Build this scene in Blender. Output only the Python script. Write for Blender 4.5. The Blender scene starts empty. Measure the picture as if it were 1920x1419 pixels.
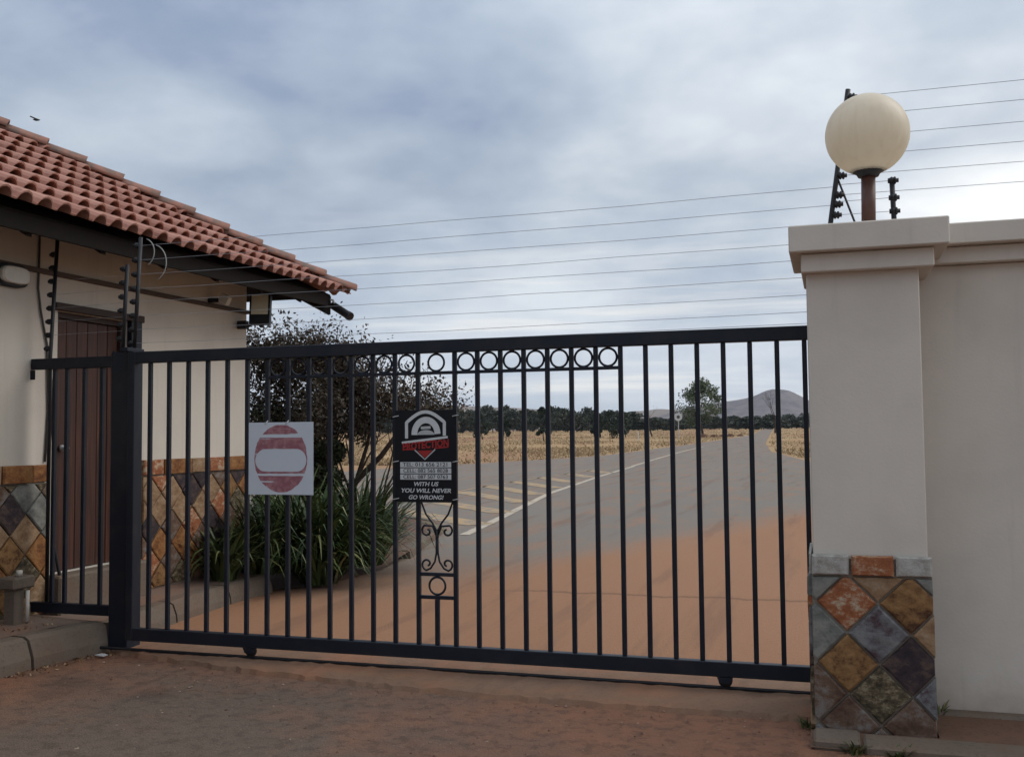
import bpy, bmesh, math, random
import numpy as np
from mathutils import Vector, Matrix
random.seed(7); rng = np.random.default_rng(11)
S = bpy.context.scene; COL = S.collection
PI = math.pi
# ------------------------------------------------------------------ camera
YAW = math.radians(17.4); PITCH = math.atan(103/1900); ROLL = math.radians(0.55); EYE = 1.5
cd = bpy.data.cameras.new('camera'); cam = bpy.data.objects.new('camera', cd); COL.objects.link(cam)
cd.sensor_width = 36; cd.lens = 1900/1920*36; cd.clip_end = 9000; cd.clip_start = .05
f0 = Vector((-math.sin(YAW)*math.cos(PITCH), math.cos(YAW)*math.cos(PITCH), math.sin(PITCH)))
r0 = Vector((math.cos(YAW), math.sin(YAW), 0)); u0 = r0.cross(f0)
rr = r0*math.cos(ROLL)-u0*math.sin(ROLL); uu = u0*math.cos(ROLL)+r0*math.sin(ROLL)
m = Matrix((rr, uu, -f0)).transposed().to_4x4(); m.translation = (0, 0, EYE)
cam.matrix_world = m; S.camera = cam
# ------------------------------------------------------------------ light
SUN_AZ = math.radians(62)      # clockwise from +Y towards +X
SUN_EL = math.radians(42)
sd = bpy.data.lights.new('sun', 'SUN'); sun = bpy.data.objects.new('sun', sd); COL.objects.link(sun)
sd.energy = .9; sd.angle = math.radians(35); sd.color = (1, .955, .89)
SD = Vector((math.sin(SUN_AZ)*math.cos(SUN_EL), math.cos(SUN_AZ)*math.cos(SUN_EL), math.sin(SUN_EL)))
sun.rotation_euler = SD.to_track_quat('Z', 'Y').to_euler(); sun.location = SD*30
S.view_settings.view_transform = 'Standard'; S.view_settings.look = 'None'
S.view_settings.exposure = .2; S.view_settings.gamma = 1; S.view_settings.use_curve_mapping = False

# ------------------------------------------------------------------ node helper
class G:
    def __init__(s, tree): s.t = tree; s.n = tree.nodes; s.l = tree.links
    def new(s, typ, **kw):
        n = s.n.new(typ)
        for k, v in kw.items(): setattr(n, k, v)
        return n
    def put(s, sock, v):
        if v is None: return
        if isinstance(v, bpy.types.NodeSocket): s.l.new(v, sock)
        elif isinstance(v, (tuple, list)) and len(v) == 3 and sock.type == 'RGBA': sock.default_value = (*v, 1)
        else: sock.default_value = v
    def math(s, op, a, b=None, c=None, clamp=False):
        n = s.new('ShaderNodeMath', operation=op, use_clamp=clamp)
        for i, v in enumerate((a, b, c)):
            if v is not None: s.put(n.inputs[i], v)
        return n.outputs[0]
    def vmath(s, op, a, b=None):
        n = s.new('ShaderNodeVectorMath', operation=op)
        s.put(n.inputs[0], a)
        if b is not None: s.put(n.inputs[1], b)
        return n.outputs['Value'] if op in ('DOT_PRODUCT', 'LENGTH') else n.outputs[0]
    def scale(s, v, xyz): return s.vmath('MULTIPLY', v, xyz)
    def noise(s, vec, scale, detail=4, rough=.55, dist=0):
        n = s.new('ShaderNodeTexNoise'); s.put(n.inputs['Vector'], vec)
        n.inputs['Scale'].default_value = scale; n.inputs['Detail'].default_value = detail
        n.inputs['Roughness'].default_value = rough; n.inputs['Distortion'].default_value = dist
        return n.outputs[0]
    def voro(s, vec, scale, feature='F1', out='Distance'):
        n = s.new('ShaderNodeTexVoronoi', feature=feature); s.put(n.inputs['Vector'], vec); n.inputs['Scale'].default_value = scale
        return n.outputs[out]
    def step(s, v, a, b):
        n = s.new('ShaderNodeMapRange', interpolation_type='SMOOTHSTEP'); s.put(n.inputs[0], v)
        n.inputs[1].default_value = a; n.inputs[2].default_value = b; return n.outputs[0]
    def ramp(s, fac, stops):
        n = s.new('ShaderNodeValToRGB'); s.put(n.inputs[0], fac); e = n.color_ramp.elements
        while len(e) < len(stops): e.new(.5)
        for i, (p, c) in enumerate(stops): e[i].position = p; e[i].color = (*c, 1)
        return n.outputs[0]
    def mix(s, fac, a, b, mode='MIX'):
        n = s.new('ShaderNodeMix', data_type='RGBA', blend_type=mode)
        s.put(n.inputs[0], fac); s.put(n.inputs[6], a); s.put(n.inputs[7], b); return n.outputs[2]
    def pos(s): return s.new('ShaderNodeNewGeometry').outputs['Position']
    def obj(s): return s.new('ShaderNodeTexCoord').outputs['Object']
    def rand(s): return s.new('ShaderNodeObjectInfo').outputs['Random']
    def island(s): return s.new('ShaderNodeNewGeometry').outputs['Random Per Island']
    def sep(s, v):
        n = s.new('ShaderNodeSeparateXYZ'); s.put(n.inputs[0], v); return n.outputs
    def bump(s, h, strength=.3, dist=.01):
        n = s.new('ShaderNodeBump'); s.put(n.inputs['Height'], h); n.inputs['Strength'].default_value = strength
        n.inputs['Distance'].default_value = dist; return n.outputs[0]
def material(name, fn, rough=.8, spec=.3):
    mt = bpy.data.materials.new(name); mt.use_nodes = True; g = G(mt.node_tree); b = g.n['Principled BSDF']
    b.inputs['Roughness'].default_value = rough; b.inputs['Specular IOR Level'].default_value = spec
    r = fn(g, b)
    if isinstance(r, tuple) and len(r) == 2: g.put(b.inputs['Base Color'], r[0]); g.put(b.inputs['Normal'], r[1])
    else: g.put(b.inputs['Base Color'], r)
    return mt

# ------------------------------------------------------------------ world: overcast cloud deck over a Nishita sky
w = bpy.data.worlds.new('World'); S.world = w; w.use_nodes = True
g = G(w.node_tree); bg = g.n['Background']
sky = g.new('ShaderNodeTexSky', sky_type='NISHITA'); sky.sun_disc = False
sky.sun_elevation = SUN_EL; sky.sun_rotation = SUN_AZ
d = g.new('ShaderNodeTexCoord').outputs['Generated']; dx, dy, dz = g.sep(d)
den = g.math('ADD', g.math('MAXIMUM', dz, 0), .26)
cx = g.new('ShaderNodeCombineXYZ'); g.put(cx.inputs[0], g.math('DIVIDE', dx, den)); g.put(cx.inputs[1], g.math('DIVIDE', dy, den))
cv = cx.outputs[0]
n1 = g.noise(g.vmath('ADD', cv, (5.3, 2.2, .4)), 1.15, 3, .5, .3)
n2 = g.noise(g.vmath('ADD', cv, (7.3, .2, 2.0)), 3.2, 5, .5, .3)
n3 = g.noise(cv, 10.0, 4, .55)
dens = g.math('ADD', g.math('ADD', g.math('MULTIPLY', n1, .58), g.math('MULTIPLY', n2, .32)), g.math('MULTIPLY', n3, .10))
ccol = g.ramp(dens, [(.36, (2.8, 3.4, 4.55)), (.45, (3.75, 4.45, 5.4)), (.53, (4.9, 5.5, 6.3)), (.64, (6.6, 7.1, 7.6))])
low = g.step(dz, .26, .0)
ccol = g.mix(g.math('MULTIPLY', low, .55), ccol, (6.3, 6.9, 7.7))
streak = g.step(g.noise(g.scale(d, (1.6, 1.6, 22)), 2.2, 4, .55, .3), .50, .72)
ccol = g.mix(g.math('MULTIPLY', g.math('MULTIPLY', streak, low), .75), ccol, (9.2, 9.0, 8.5))
sdot = g.math('MAXIMUM', g.vmath('DOT_PRODUCT', g.vmath('NORMALIZE', d), tuple(SD)), 0)
glow = g.math('MULTIPLY', g.math('POWER', sdot, 5.0), .75)
ccol = g.mix(glow, ccol, (11.5, 11.4, 11.0))
zen = g.math('ADD', 1.0, g.math('MULTIPLY', g.math('MAXIMUM', g.math('SUBTRACT', dz, .25), 0), .85))   # overcast sky grows brighter towards the zenith
ccol = g.vmath('SCALE', ccol); g.l.new(zen, ccol.node.inputs['Scale'])
brk = g.vmath('NORMALIZE', g.scale(d, (1, 1, 1)))
BD = Vector((math.sin(math.radians(11))*math.cos(math.radians(11.5)), math.cos(math.radians(11))*math.cos(math.radians(11.5)), math.sin(math.radians(11.5))))
dv = g.scale(g.vmath('SUBTRACT', brk, tuple(BD)), (1, 1, 3.4))
br_ = g.math('ADD', g.vmath('LENGTH', dv), g.math('MULTIPLY', g.math('SUBTRACT', n2, .5), .25))
ccol = g.mix(g.math('MULTIPLY', g.step(br_, .24, .03), .95), ccol, (10.5, 10.6, 10.6))     # sunlit break in the cloud
gap = g.math('MULTIPLY', g.step(dens, .40, .30), .35)
g.put(bg.inputs[0], g.mix(gap, ccol, sky.outputs[0])); bg.inputs[1].default_value = .1

# ------------------------------------------------------------------ object helpers
W = {}
def link(o): COL.objects.link(o); return o
def tag(o, label, cat, group=None):
    o['label'] = label; o['category'] = cat
    if group: o['group'] = group
    return o
def thing(name, loc, label, cat, group=None):
    o = link(bpy.data.objects.new(name, None)); o.location = loc; o.empty_display_size = .1; W[o] = Vector(loc)
    return tag(o, label, cat, group)
def build(name, V, F, mt, parent=None, smooth=False, origin=None):
    V = np.asarray(V, float).reshape(-1, 3)
    c = (V.min(0)+V.max(0))/2 if origin is None else np.asarray(origin, float)
    me = bpy.data.meshes.new(name); me.from_pydata((V-c).tolist(), [], F)
    me.materials.append(mt); me.validate()
    if smooth: me.polygons.foreach_set('use_smooth', [True]*len(me.polygons))
    o = link(bpy.data.objects.new(name, me)); W[o] = Vector(c)
    if parent: o.parent = parent; o.location = Vector(c)-W[parent]
    else: o.location = c
    return o
def structure(o): o['kind'] = 'structure'; return o
def stuff(o): o['kind'] = 'stuff'; return o
class MB:
    def __init__(s): s.V = []; s.F = []
    def add(s, V, F):
        k = len(s.V); s.V += [tuple(v) for v in V]; s.F += [tuple(i+k for i in f) for f in F]; return s
    def box(s, lo, hi, bev=0):
        if bev:
            bm = bmesh.new(); bmesh.ops.create_cube(bm, size=1)
            for v in bm.verts: v.co = Vector([(lo[i]+hi[i])/2+v.co[i]*(hi[i]-lo[i]) for i in range(3)])
            bmesh.ops.bevel(bm, geom=bm.edges[:], offset=bev, segments=1, affect='EDGES')
            bm.verts.index_update(); r = s.add([v.co for v in bm.verts], [[v.index for v in f.verts] for f in bm.faces]); bm.free(); return r
        x0, y0, z0 = lo; x1, y1, z1 = hi
        return s.add([(x0,y0,z0),(x1,y0,z0),(x1,y1,z0),(x0,y1,z0),(x0,y0,z1),(x1,y0,z1),(x1,y1,z1),(x0,y1,z1)],
                     [(0,3,2,1),(4,5,6,7),(0,1,5,4),(1,2,6,5),(2,3,7,6),(3,0,4,7)])
    def tube(s, P, R, n=8, cap=True):
        P = [Vector(p) for p in P]; k = len(P)
        if not isinstance(R, (list, tuple)): R = [R]*k
        V = []; F = []; ref = None
        for i in range(k):
            t = (P[min(i+1, k-1)]-P[max(i-1, 0)]).normalized()
            if ref is None: ref = t.orthogonal().normalized()
            ref = (ref-t*ref.dot(t)); ref = ref.normalized() if ref.length > 1e-6 else t.orthogonal().normalized()
            b = t.cross(ref)
            V += [P[i]+(ref*math.cos(2*PI*j/n)+b*math.sin(2*PI*j/n))*R[i] for j in range(n)]
        for i in range(k-1):
            for j in range(n): F.append((i*n+j, i*n+(j+1) % n, (i+1)*n+(j+1) % n, (i+1)*n+j))
        if cap: F += [tuple(range(n))[::-1], tuple((k-1)*n+j for j in range(n))]
        return s.add(V, F)
    def lathe(s, prof, c, n=24, axis=2):
        V = []; F = []
        for r, h in prof:
            for j in range(n):
                a = 2*PI*j/n; p = [r*math.cos(a), r*math.sin(a), h]
                if axis == 1: p = [p[0], h, p[1]]
                if axis == 0: p = [h, p[0], p[1]]
                V.append([p[i]+c[i] for i in range(3)])
        for i in range(len(prof)-1):
            for j in range(n): F.append((i*n+j, i*n+(j+1) % n, (i+1)*n+(j+1) % n, (i+1)*n+j))
        return s.add(V, F)
    def prism(s, pts, n):      # polygon (3-D points) extruded by vector n
        pts = [Vector(p) for p in pts]; k = len(pts); n = Vector(n)
        return s.add(pts+[p+n for p in pts], [tuple(range(k))[::-1], tuple(range(k, 2*k))]+[(i, (i+1) % k, k+(i+1) % k, k+i) for i in range(k)])
    def ring(s, c, R, r, n=28, m_=6):   # torus in the XZ plane
        V = []; F = []
        for i in range(n):
            a = 2*PI*i/n
            for j in range(m_):
                b = 2*PI*j/m_; q = R+r*math.cos(b)
                V.append((c[0]+q*math.cos(a), c[1]+r*math.sin(b), c[2]+q*math.sin(a)))
        for i in range(n):
            for j in range(m_): F.append((i*m_+j, i*m_+(j+1) % m_, ((i+1) % n)*m_+(j+1) % m_, ((i+1) % n)*m_+j))
        return s.add(V, F)
    def obj(s, name, mt, parent=None, smooth=False): return build(name, s.V, s.F, mt, parent, smooth)
def box(name, lo, hi, mt, parent=None, bev=.004): return MB().box(lo, hi, bev).obj(name, mt, parent)
def copy_tree(o, dloc=(0, 0, 0), parent=None):
    c = o.copy(); link(c); c.parent = parent
    if parent is None: c.location = o.location+Vector(dloc)
    for ch in o.children: copy_tree(ch, parent=c)
    return c

# ------------------------------------------------------------------ materials
def m_plaster(name, col, dirt):
    def fn(g, b):
        p = g.pos(); n = g.noise(p, 1.3, 5, .6); f = g.noise(p, 60, 3, .6); z = g.sep(p)[2]
        c = g.mix(g.step(n, .35, .75), col, tuple(v*.86 for v in col))
        drip = g.step(g.noise(g.scale(p, (9, 9, .6)), 1, 4, .6), .56, .74)
        c = g.mix(g.math('MULTIPLY', drip, .22), c, tuple(v*.62 for v in col))
        splash = g.math('MULTIPLY', g.step(g.math('ADD', z, g.math('MULTIPLY', g.noise(p, 5, 4, .6), .55)), .62, .15), .6)
        c = g.mix(splash, c, dirt)
        return c, g.bump(f, .25, .004)
    return material(name, fn, .88, .2)
M = {}
M['plaster'] = m_plaster('pillar_plaster', (.59, .535, .465), (.27, .18, .125))
M['housewall'] = m_plaster('gatehouse_plaster', (.56, .515, .45), (.25, .18, .125))
def fn(g, b):
    p = g.pos(); n = g.noise(p, 5, 4, .6)
    b.inputs['Metallic'].default_value = .0
    return g.mix(g.step(n, .45, .7), (.006, .009, .017), (.013, .015, .021)), g.bump(g.noise(p, 90, 2, .5), .12, .002)
M['steel'] = material('black_blue_gate_paint', fn, .5, .3)
M['dark'] = material('black_plastic', lambda g, b: (.012, .012, .015), .5, .4)
M['wire'] = material('galvanised_wire', lambda g, b: (.30, .31, .33), .5, .4)
M['loosewire'] = material('pale_insulated_wire', lambda g, b: (.26, .26, .25), .5, .4)
M['cable'] = material('grey_cable', lambda g, b: (.07, .065, .06), .6, .3)
def fn(g, b):
    p = g.pos(); r = g.rand()
    c = g.ramp(r, [(0, (.32, .155, .118)), (.5, (.37, .188, .145)), (1, (.42, .225, .175))])
    c = g.mix(g.math('MULTIPLY', g.step(g.noise(p, 7, 5, .65), .5, .72), .45), c, (.15, .075, .06))
    c = g.mix(g.math('MULTIPLY', g.step(g.noise(p, 22, 4, .7), .6, .75), .4), c, (.35, .20, .15))
    return c, g.bump(g.noise(p, 80, 3, .6), .2, .003)
M['tile'] = material('clay_roof_tile', fn, .85, .2)
def fn(g, b):
    p = g.pos(); n = g.noise(p, 9, 5, .65)
    return g.mix(g.step(n, .4, .65), g.mix(g.rand(), (.24, .118, .09), (.30, .155, .12)), (.17, .125, .105)), g.bump(g.noise(p, 80, 3, .6), .2, .003)
M['hiptile'] = material('weathered_hip_tile', fn, .88, .2)
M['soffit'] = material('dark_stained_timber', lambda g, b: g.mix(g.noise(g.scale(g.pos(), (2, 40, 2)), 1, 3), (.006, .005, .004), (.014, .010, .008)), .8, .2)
M['moulding'] = material('brown_painted_moulding', lambda g, b: (.085, .06, .048), .7, .25)
def fn(g, b):
    p = g.obj(); r = g.rand()
    v = g.vmath('ADD', g.scale(p, (30, 30, 1.4)), g.vmath('MULTIPLY', (91, 37, 53), r))
    n = g.noise(v, 1.2, 5, .6, .6)
    c = g.ramp(n, [(.3, (.012, .005, .004)), (.5, (.045, .014, .008)), (.7, (.10, .034, .016))])
    c = g.mix(g.math('MULTIPLY', r, .5), c, (.05, .018, .012))
    return c, g.bump(n, .3, .004)
M['door'] = material('varnished_red_brown_timber', fn, .55, .35)
M['doorframe'] = material('dark_timber_frame', lambda g, b: g.mix(g.noise(g.scale(g.pos(), (20, 20, 2)), 1), (.02, .012, .01), (.045, .026, .02)), .6, .3)
def m_conc(name, a, c, soil, amt):
    def fn(g, b):
        p = g.pos(); n = g.noise(p, 3, 6, .62); q = g.noise(p, 45, 4, .7)
        col = g.mix(n, a, c); col = g.mix(g.math('MULTIPLY', g.step(q, .5, .72), .5), col, tuple(v*.55 for v in a))
        col = g.mix(g.math('MULTIPLY', g.step(g.noise(p, 1.4, 5, .65), .42, .68), amt), col, soil)
        return col, g.bump(g.math('ADD', q, n), .5, .01)
    return material(name, fn, .92, .15)
M['kerb'] = m_conc('weathered_kerb_concrete', (.115, .088, .068), (.18, .145, .115), (.17, .095, .062), .6)
M['threshold'] = m_conc('dusty_threshold_concrete', (.15, .092, .062), (.22, .135, .092), (.25, .122, .072), .8)
M['grout'] = m_conc('stone_grout', (.20, .17, .14), (.30, .26, .21), (.22, .15, .11), .5)
M['pavement'] = m_conc('dusty_pavement', (.15, .11, .088), (.21, .15, .12), (.23, .12, .078), .8)
def fn(g, b):
    p = g.pos(); x, y, z = g.sep(p)
    fine = g.noise(p, 130, 3, .7); ag = g.voro(p, 95); big = g.noise(p, .55, 5, .6, .3); mid = g.noise(p, 2.3, 6, .66, .4)
    asp = g.mix(fine, (.085, .063, .050), (.165, .122, .096)); asp = g.mix(g.math('MULTIPLY', g.step(ag, .28, .1), .28), asp, (.22, .19, .165))
    soil = g.mix(mid, (.18, .078, .046), (.275, .13, .077))
    edge = g.math('ADD', g.math('MULTIPLY', g.math('ABSOLUTE', g.math('ADD', x, 3.0)), .15), g.math('MULTIPLY', g.math('ADD', y, -4.6), .10))
    k = g.math('ADD', g.math('ADD', g.math('MULTIPLY', big, .9), g.math('MULTIPLY', mid, .45)), edge)
    f = g.step(k, .70, 1.12)
    c = g.mix(g.math('MULTIPLY', f, .88), asp, soil)
    stain = g.step(g.noise(g.vmath('ADD', p, (4.2, 9.1, 0)), 1.1, 5, .6), .56, .72)
    c = g.mix(g.math('MULTIPLY', stain, .45), c, (.045, .033, .028))
    mot = g.noise(p, 11, 5, .7, .2); mot2 = g.noise(g.vmath('ADD', p, (8, 3, 0)), 34, 4, .75)
    c = g.mix(g.math('MULTIPLY', g.step(mot, .46, .64), .45), c, (.05, .036, .029))
    c = g.mix(g.math('MULTIPLY', g.step(mot2, .54, .70), .45), c, (.24, .165, .12))
    peb = g.step(g.voro(g.vmath('ADD', p, (.3, .6, 0)), 16), .10, .05); pm = g.step(g.noise(p, 3.1, 2), .52, .62)
    c = g.mix(g.math('MULTIPLY', g.math('MULTIPLY', peb, pm), .6), c, (.34, .24, .18))
    return c, g.bump(g.math('ADD', g.math('MULTIPLY', fine, .5), g.math('ADD', mid, ag)), .45, .012)
M['driveway'] = material('dusty_driveway_asphalt', fn, .93, .15)
def fn(g, b):
    p = g.pos(); x, y, z = g.sep(p)
    fine = g.noise(p, 70, 3, .7); mid = g.noise(g.scale(p, (1, .35, 1)), 1.4, 6, .65, .3); big = g.noise(g.scale(p, (1, .25, 1)), .35, 4, .6)
    asp = g.mix(g.math('ADD', g.math('MULTIPLY', fine, .4), g.math('MULTIPLY', big, .6)), (.15, .135, .118), (.235, .212, .185))
    grain = g.noise(p, 26, 5, .75)
    soil = g.mix(g.math('ADD', g.math('MULTIPLY', mid, .55), g.math('MULTIPLY', grain, .45)), (.272, .134, .074), (.345, .183, .103))
    lim = g.math('ADD', g.math('MULTIPLY', g.math('MAXIMUM', g.math('ADD', x, 3.8), 0), 2.9), 10.0)
    dd = g.math('SUBTRACT', g.math('ADD', y, g.math('MULTIPLY', g.math('SUBTRACT', mid, .5), 5.0)), lim)
    f = g.math('MULTIPLY', g.step(dd, 2.6, -2.2), .93)
    veil = g.math('MULTIPLY', g.step(mid, .44, .70), .5)
    c = g.mix(g.math('MAXIMUM', f, veil), asp, soil)
    c = g.mix(g.math('MULTIPLY', g.step(grain, .50, .68), .40), c, (.17, .092, .055))
    c = g.mix(g.math('MULTIPLY', g.step(g.noise(p, 60, 4, .75), .58, .70), .35), c, (.42, .25, .165))
    cr = g.math('ABSOLUTE', g.math('SUBTRACT', g.math('ADD', y, g.math('MULTIPLY', g.noise(g.scale(p, (1, 0, 0)), 1.6, 4, .6), .5)), 9.62))
    c = g.mix(g.math('MULTIPLY', g.math('MULTIPLY', g.step(cr, .07, .01), g.step(x, -3.3, -2.6)), .55), c, (.10, .055, .035))
    ruts = g.math('MULTIPLY', g.step(g.noise(g.scale(p, (1.9, .16, 1)), 1.3, 4, .6), .52, .68), .42)
    c = g.mix(ruts, c, (.16, .088, .06))
    return c, g.bump(g.math('ADD', g.math('ADD', fine, mid), grain), .55, .015)
M['road'] = material('sandy_road_asphalt', fn, .93, .15)
def fn(g, b):
    p = g.pos(); a = g.noise(g.scale(p, (1, .35, 1)), .16, 6, .65, .4); f = g.noise(p, 6, 5, .75); h = g.noise(g.scale(p, (1, .25, 1)), .05, 4, .6)
    c = g.ramp(g.math('ADD', g.math('MULTIPLY', a, .7), g.math('MULTIPLY', f, .3)), [(.36, (.24, .125, .078)), (.48, (.35, .225, .12)), (.62, (.40, .285, .155)), (.75, (.30, .22, .13))])
    c = g.mix(g.math('MULTIPLY', g.step(h, .52, .66), .55), c, (.29, .15, .095))
    return c, g.bump(f, .6, .08)
M['veld'] = material('dry_veld_soil', fn, .95, .1)
M['bed'] = m_conc('planting_bed_soil', (.11, .065, .045), (.19, .105, .07), (.085, .06, .045), .6)
def m_paint(name, col, wear):
    def fn(g, b):
        p = g.pos(); n = g.noise(p, 3.5, 6, .7)
        return g.mix(g.step(n, wear, wear+.14), col, (.20, .18, .165))
    return material(name, fn, .85, .2)
M['yellow'] = m_paint('worn_yellow_road_paint', (.37, .255, .14), .47)
M['white'] = m_paint('worn_white_road_paint', (.44, .375, .295), .52)
M['hill'] = material('bushy_hillside', lambda g, b: (lambda p: g.mix(g.step(g.noise(p, .055, 6, .75), .40, .62), (.19, .165, .17), (.12, .11, .118)))(g.pos()), .95, .05)
M['hillfar'] = material('grassy_hillside', lambda g, b: (lambda p: g.mix(g.noise(p, .03, 6, .7), (.24, .185, .15), (.15, .125, .115)))(g.pos()), .95, .05)
def m_leaf(name, stops, obj=.25, rough=.6, trans=.0):
    def fn(g, b):
        c = g.ramp(g.island(), stops)
        cl = g.noise(g.pos(), 1.1, 3, .5)
        c = g.mix(g.math('MULTIPLY', g.step(cl, .4, .65), .45), c, tuple(v*.55 for v in stops[0][1]))
        return g.mix(g.math('MULTIPLY', g.rand(), obj), c, tuple(v*.6 for v in stops[-1][1]))
    return material(name, fn, rough, .25)
M['strap'] = m_leaf('strap_leaf', [(0, (.02, .036, .012)), (.45, (.04, .074, .022)), (.8, (.085, .13, .04)), (1, (.26, .25, .11))], .15, .4)
M['brownleaf'] = m_leaf('dry_brown_leaf', [(0, (.022, .015, .013)), (.5, (.058, .036, .027)), (.85, (.125, .082, .058)), (1, (.07, .07, .03))])
M['darkgreen'] = m_leaf('dark_green_leaf', [(0, (.016, .022, .012)), (.5, (.034, .042, .02)), (1, (.062, .07, .032))])
M['treegreen'] = m_leaf('tree_leaf', [(0, (.042, .062, .032)), (.5, (.088, .118, .058)), (1, (.16, .19, .10))], .1)
M['fargreen'] = m_leaf('far_tree_leaf', [(0, (.022, .032, .022)), (.6, (.042, .055, .036)), (1, (.075, .085, .055))], .5)
M['scrub'] = m_leaf('scrub_leaf', [(0, (.014, .026, .018)), (.6, (.028, .046, .03)), (1, (.05, .068, .042))], .3)
M['drygrass'] = m_leaf('dry_grass_blade', [(0, (.29, .195, .105)), (.5, (.38, .27, .15)), (1, (.46, .35, .21))], .1, .8)
M['weed'] = m_leaf('weed_leaf', [(0, (.03, .05, .02)), (.6, (.07, .10, .035)), (1, (.19, .16, .07))], .1)
M['bark'] = material('grey_brown_bark', lambda g, b: g.mix(g.noise(g.scale(g.pos(), (14, 14, 3)), 1, 5, .7), (.026, .020, .017), (.085, .066, .054)), .9, .1)
M['twig'] = material('dry_twig', lambda g, b: g.mix(g.noise(g.pos(), 4), (.035, .026, .024), (.085, .062, .052)), .9, .1)

# ------------------------------------------------------------------ terrain
def zt(y): return 0 if y < 45 else (.0095*(y-45) if y < 300 else 2.4225+.002*(y-300))
YS = [-400, -60, -10, 0, 3, 6.2, 8, 10, 12, 14, 16, 18, 20, 23, 26, 30, 35, 40, 45, 50, 55, 60, 66, 73, 80, 90, 100, 112, 125, 140, 160, 185, 215, 255, 300, 420, 700, 1200, 2200, 4500]
XS = [-4000, -1500, -600, -300, -160, -90, -50, -30, -20, -12, -6, 0, 6, 14, 30, 60, 130, 300, 900, 3000]
V = [(x, y, zt(y)-.03) for y in YS for x in XS]; n = len(XS)
F = [(j*n+i, j*n+i+1, (j+1)*n+i+1, (j+1)*n+i) for j in range(len(YS)-1) for i in range(n-1)]
structure(build('ground', V, F, M['veld']))
def interp(pts, y): return float(np.interp(y, [p[0] for p in pts], [p[1] for p in pts]))
LE = [(6.2, -20), (40, -19.2), (47, -17.6), (52, -15), (59, -12.9), (79, -12.1), (90, -11.5), (123, -10.9), (150, -10.6), (300, -18)]
RE = [(6.2, 8), (30, 3), (50, -1.0), (66, -3.6), (92, -5.5), (148, -8.2), (300, -15.5)]
rows = [y for y in YS if 6.2 <= y <= 300]; V = []; F = []; k = 12
for y in rows:
    a, b_ = interp(LE, y), interp(RE, y)
    V += [(a+(b_-a)*i/k, y, zt(y)) for i in range(k+1)]
for j in range(len(rows)-1):
    for i in range(k): q = j*(k+1)+i; F.append((q, q+1, q+k+2, q+k+1))
road = structure(build('road', V, F, M['road']))
V = []; F = []; ys = np.linspace(-25, 6.2, 40); xs = np.linspace(-14, 12, 50)
for y in ys:
    for x in xs: V.append((x, y, 0))
for j in range(39):
    for i in range(49): q = j*50+i; F.append((q, q+1, q+51, q+50))
structure(build('driveway', V, F, M['driveway']))
# road paint, 6 mm proud sheets
LINE = [(-5.23, 14.24), (-5.66, 17.35), (-6.72, 24.45), (-7.6, 34.2), (-8.3, 44.0), (-8.45, 45), (-8.9, 55), (-9.3, 66), (-9.5, 80)]
def strip(pts, wd):
    V = []
    for i, p in enumerate(pts):
        a = Vector(pts[max(i-1, 0)]); b_ = Vector(pts[min(i+1, len(pts)-1)]); t = (b_-a).normalized(); nn = Vector((-t.y, t.x))*wd/2
        for s_ in (1, -1): V.append((p[0]+nn.x*s_, p[1]+nn.y*s_, zt(p[1])+.006))
    return V, [(2*i+1, 2*i+3, 2*i+2, 2*i) for i in range(len(pts)-1)]
build('edge_line', *strip(LINE, .16), M['white'], road)
build('edge_line', *strip([(-9.3, 24.3), (-9.45, 28), (-9.4, 33), (-9.1, 40), (-8.4, 44)], .12), M['yellow'], road)
stripes = [((-8.9, 19.2), (-5.55, 15.9)), ((-9.1, 21.9), (-5.95, 18.4)), ((-9.2, 24.8), (-6.4, 21.2)), ((-9.4, 27.6), (-6.85, 24.0)), ((-9.4, 30.2), (-7.2, 26.9)), ((-9.4, 33.2), (-7.5, 30.0)), ((-9.3, 36.4), (-7.7, 33.4)), ((-9.2, 39.6), (-7.9, 37.0))]
for i, (a, b_) in enumerate(stripes):
    build('hatch_stripe', *strip([a, b_], .55), M['yellow'], road)
# concrete threshold under the gate
near = [(-4.9, 5.98), (-4.1, 5.80), (-3.5, 5.68), (-2.7, 5.58), (-1.9, 5.51), (-1.3, 5.50), (-.88, 5.50), (-.12, 5.50), (.6, 5.52)]
V = []; F = []; nx = 90; prof = [(0, -.004), (.03, .026), (.10, .034), (.35, .036), (.6, .036), (.8, .026), (.92, .02), (1, .004)]
for i in range(nx+1):
    x = -4.95+i*(5.5/nx); y0 = float(np.interp(x, [p[0] for p in near], [p[1] for p in near]))+random.uniform(-.018, .018)
    y1 = 6.42+.05*math.sin(x*2.1)+random.uniform(-.02, .02)
    for t, z in prof: V.append((x, y0+(y1-y0)*t, z+random.uniform(-.006, .006)))
k = len(prof)
for i in range(nx):
    for j in range(k-1): F.append((i*k+j, (i+1)*k+j, (i+1)*k+j+1, i*k+j+1))
thr = structure(build('gate_threshold', V, F, M['threshold']))
trk = MB(); trk.tube([(-4.95, 5.95, .043), (.3, 5.95, .043)], .012, 6)
tag(trk.obj('gate_track', M['dark']), 'thin dark steel track rail lying along the concrete under the gate', 'track')

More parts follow.
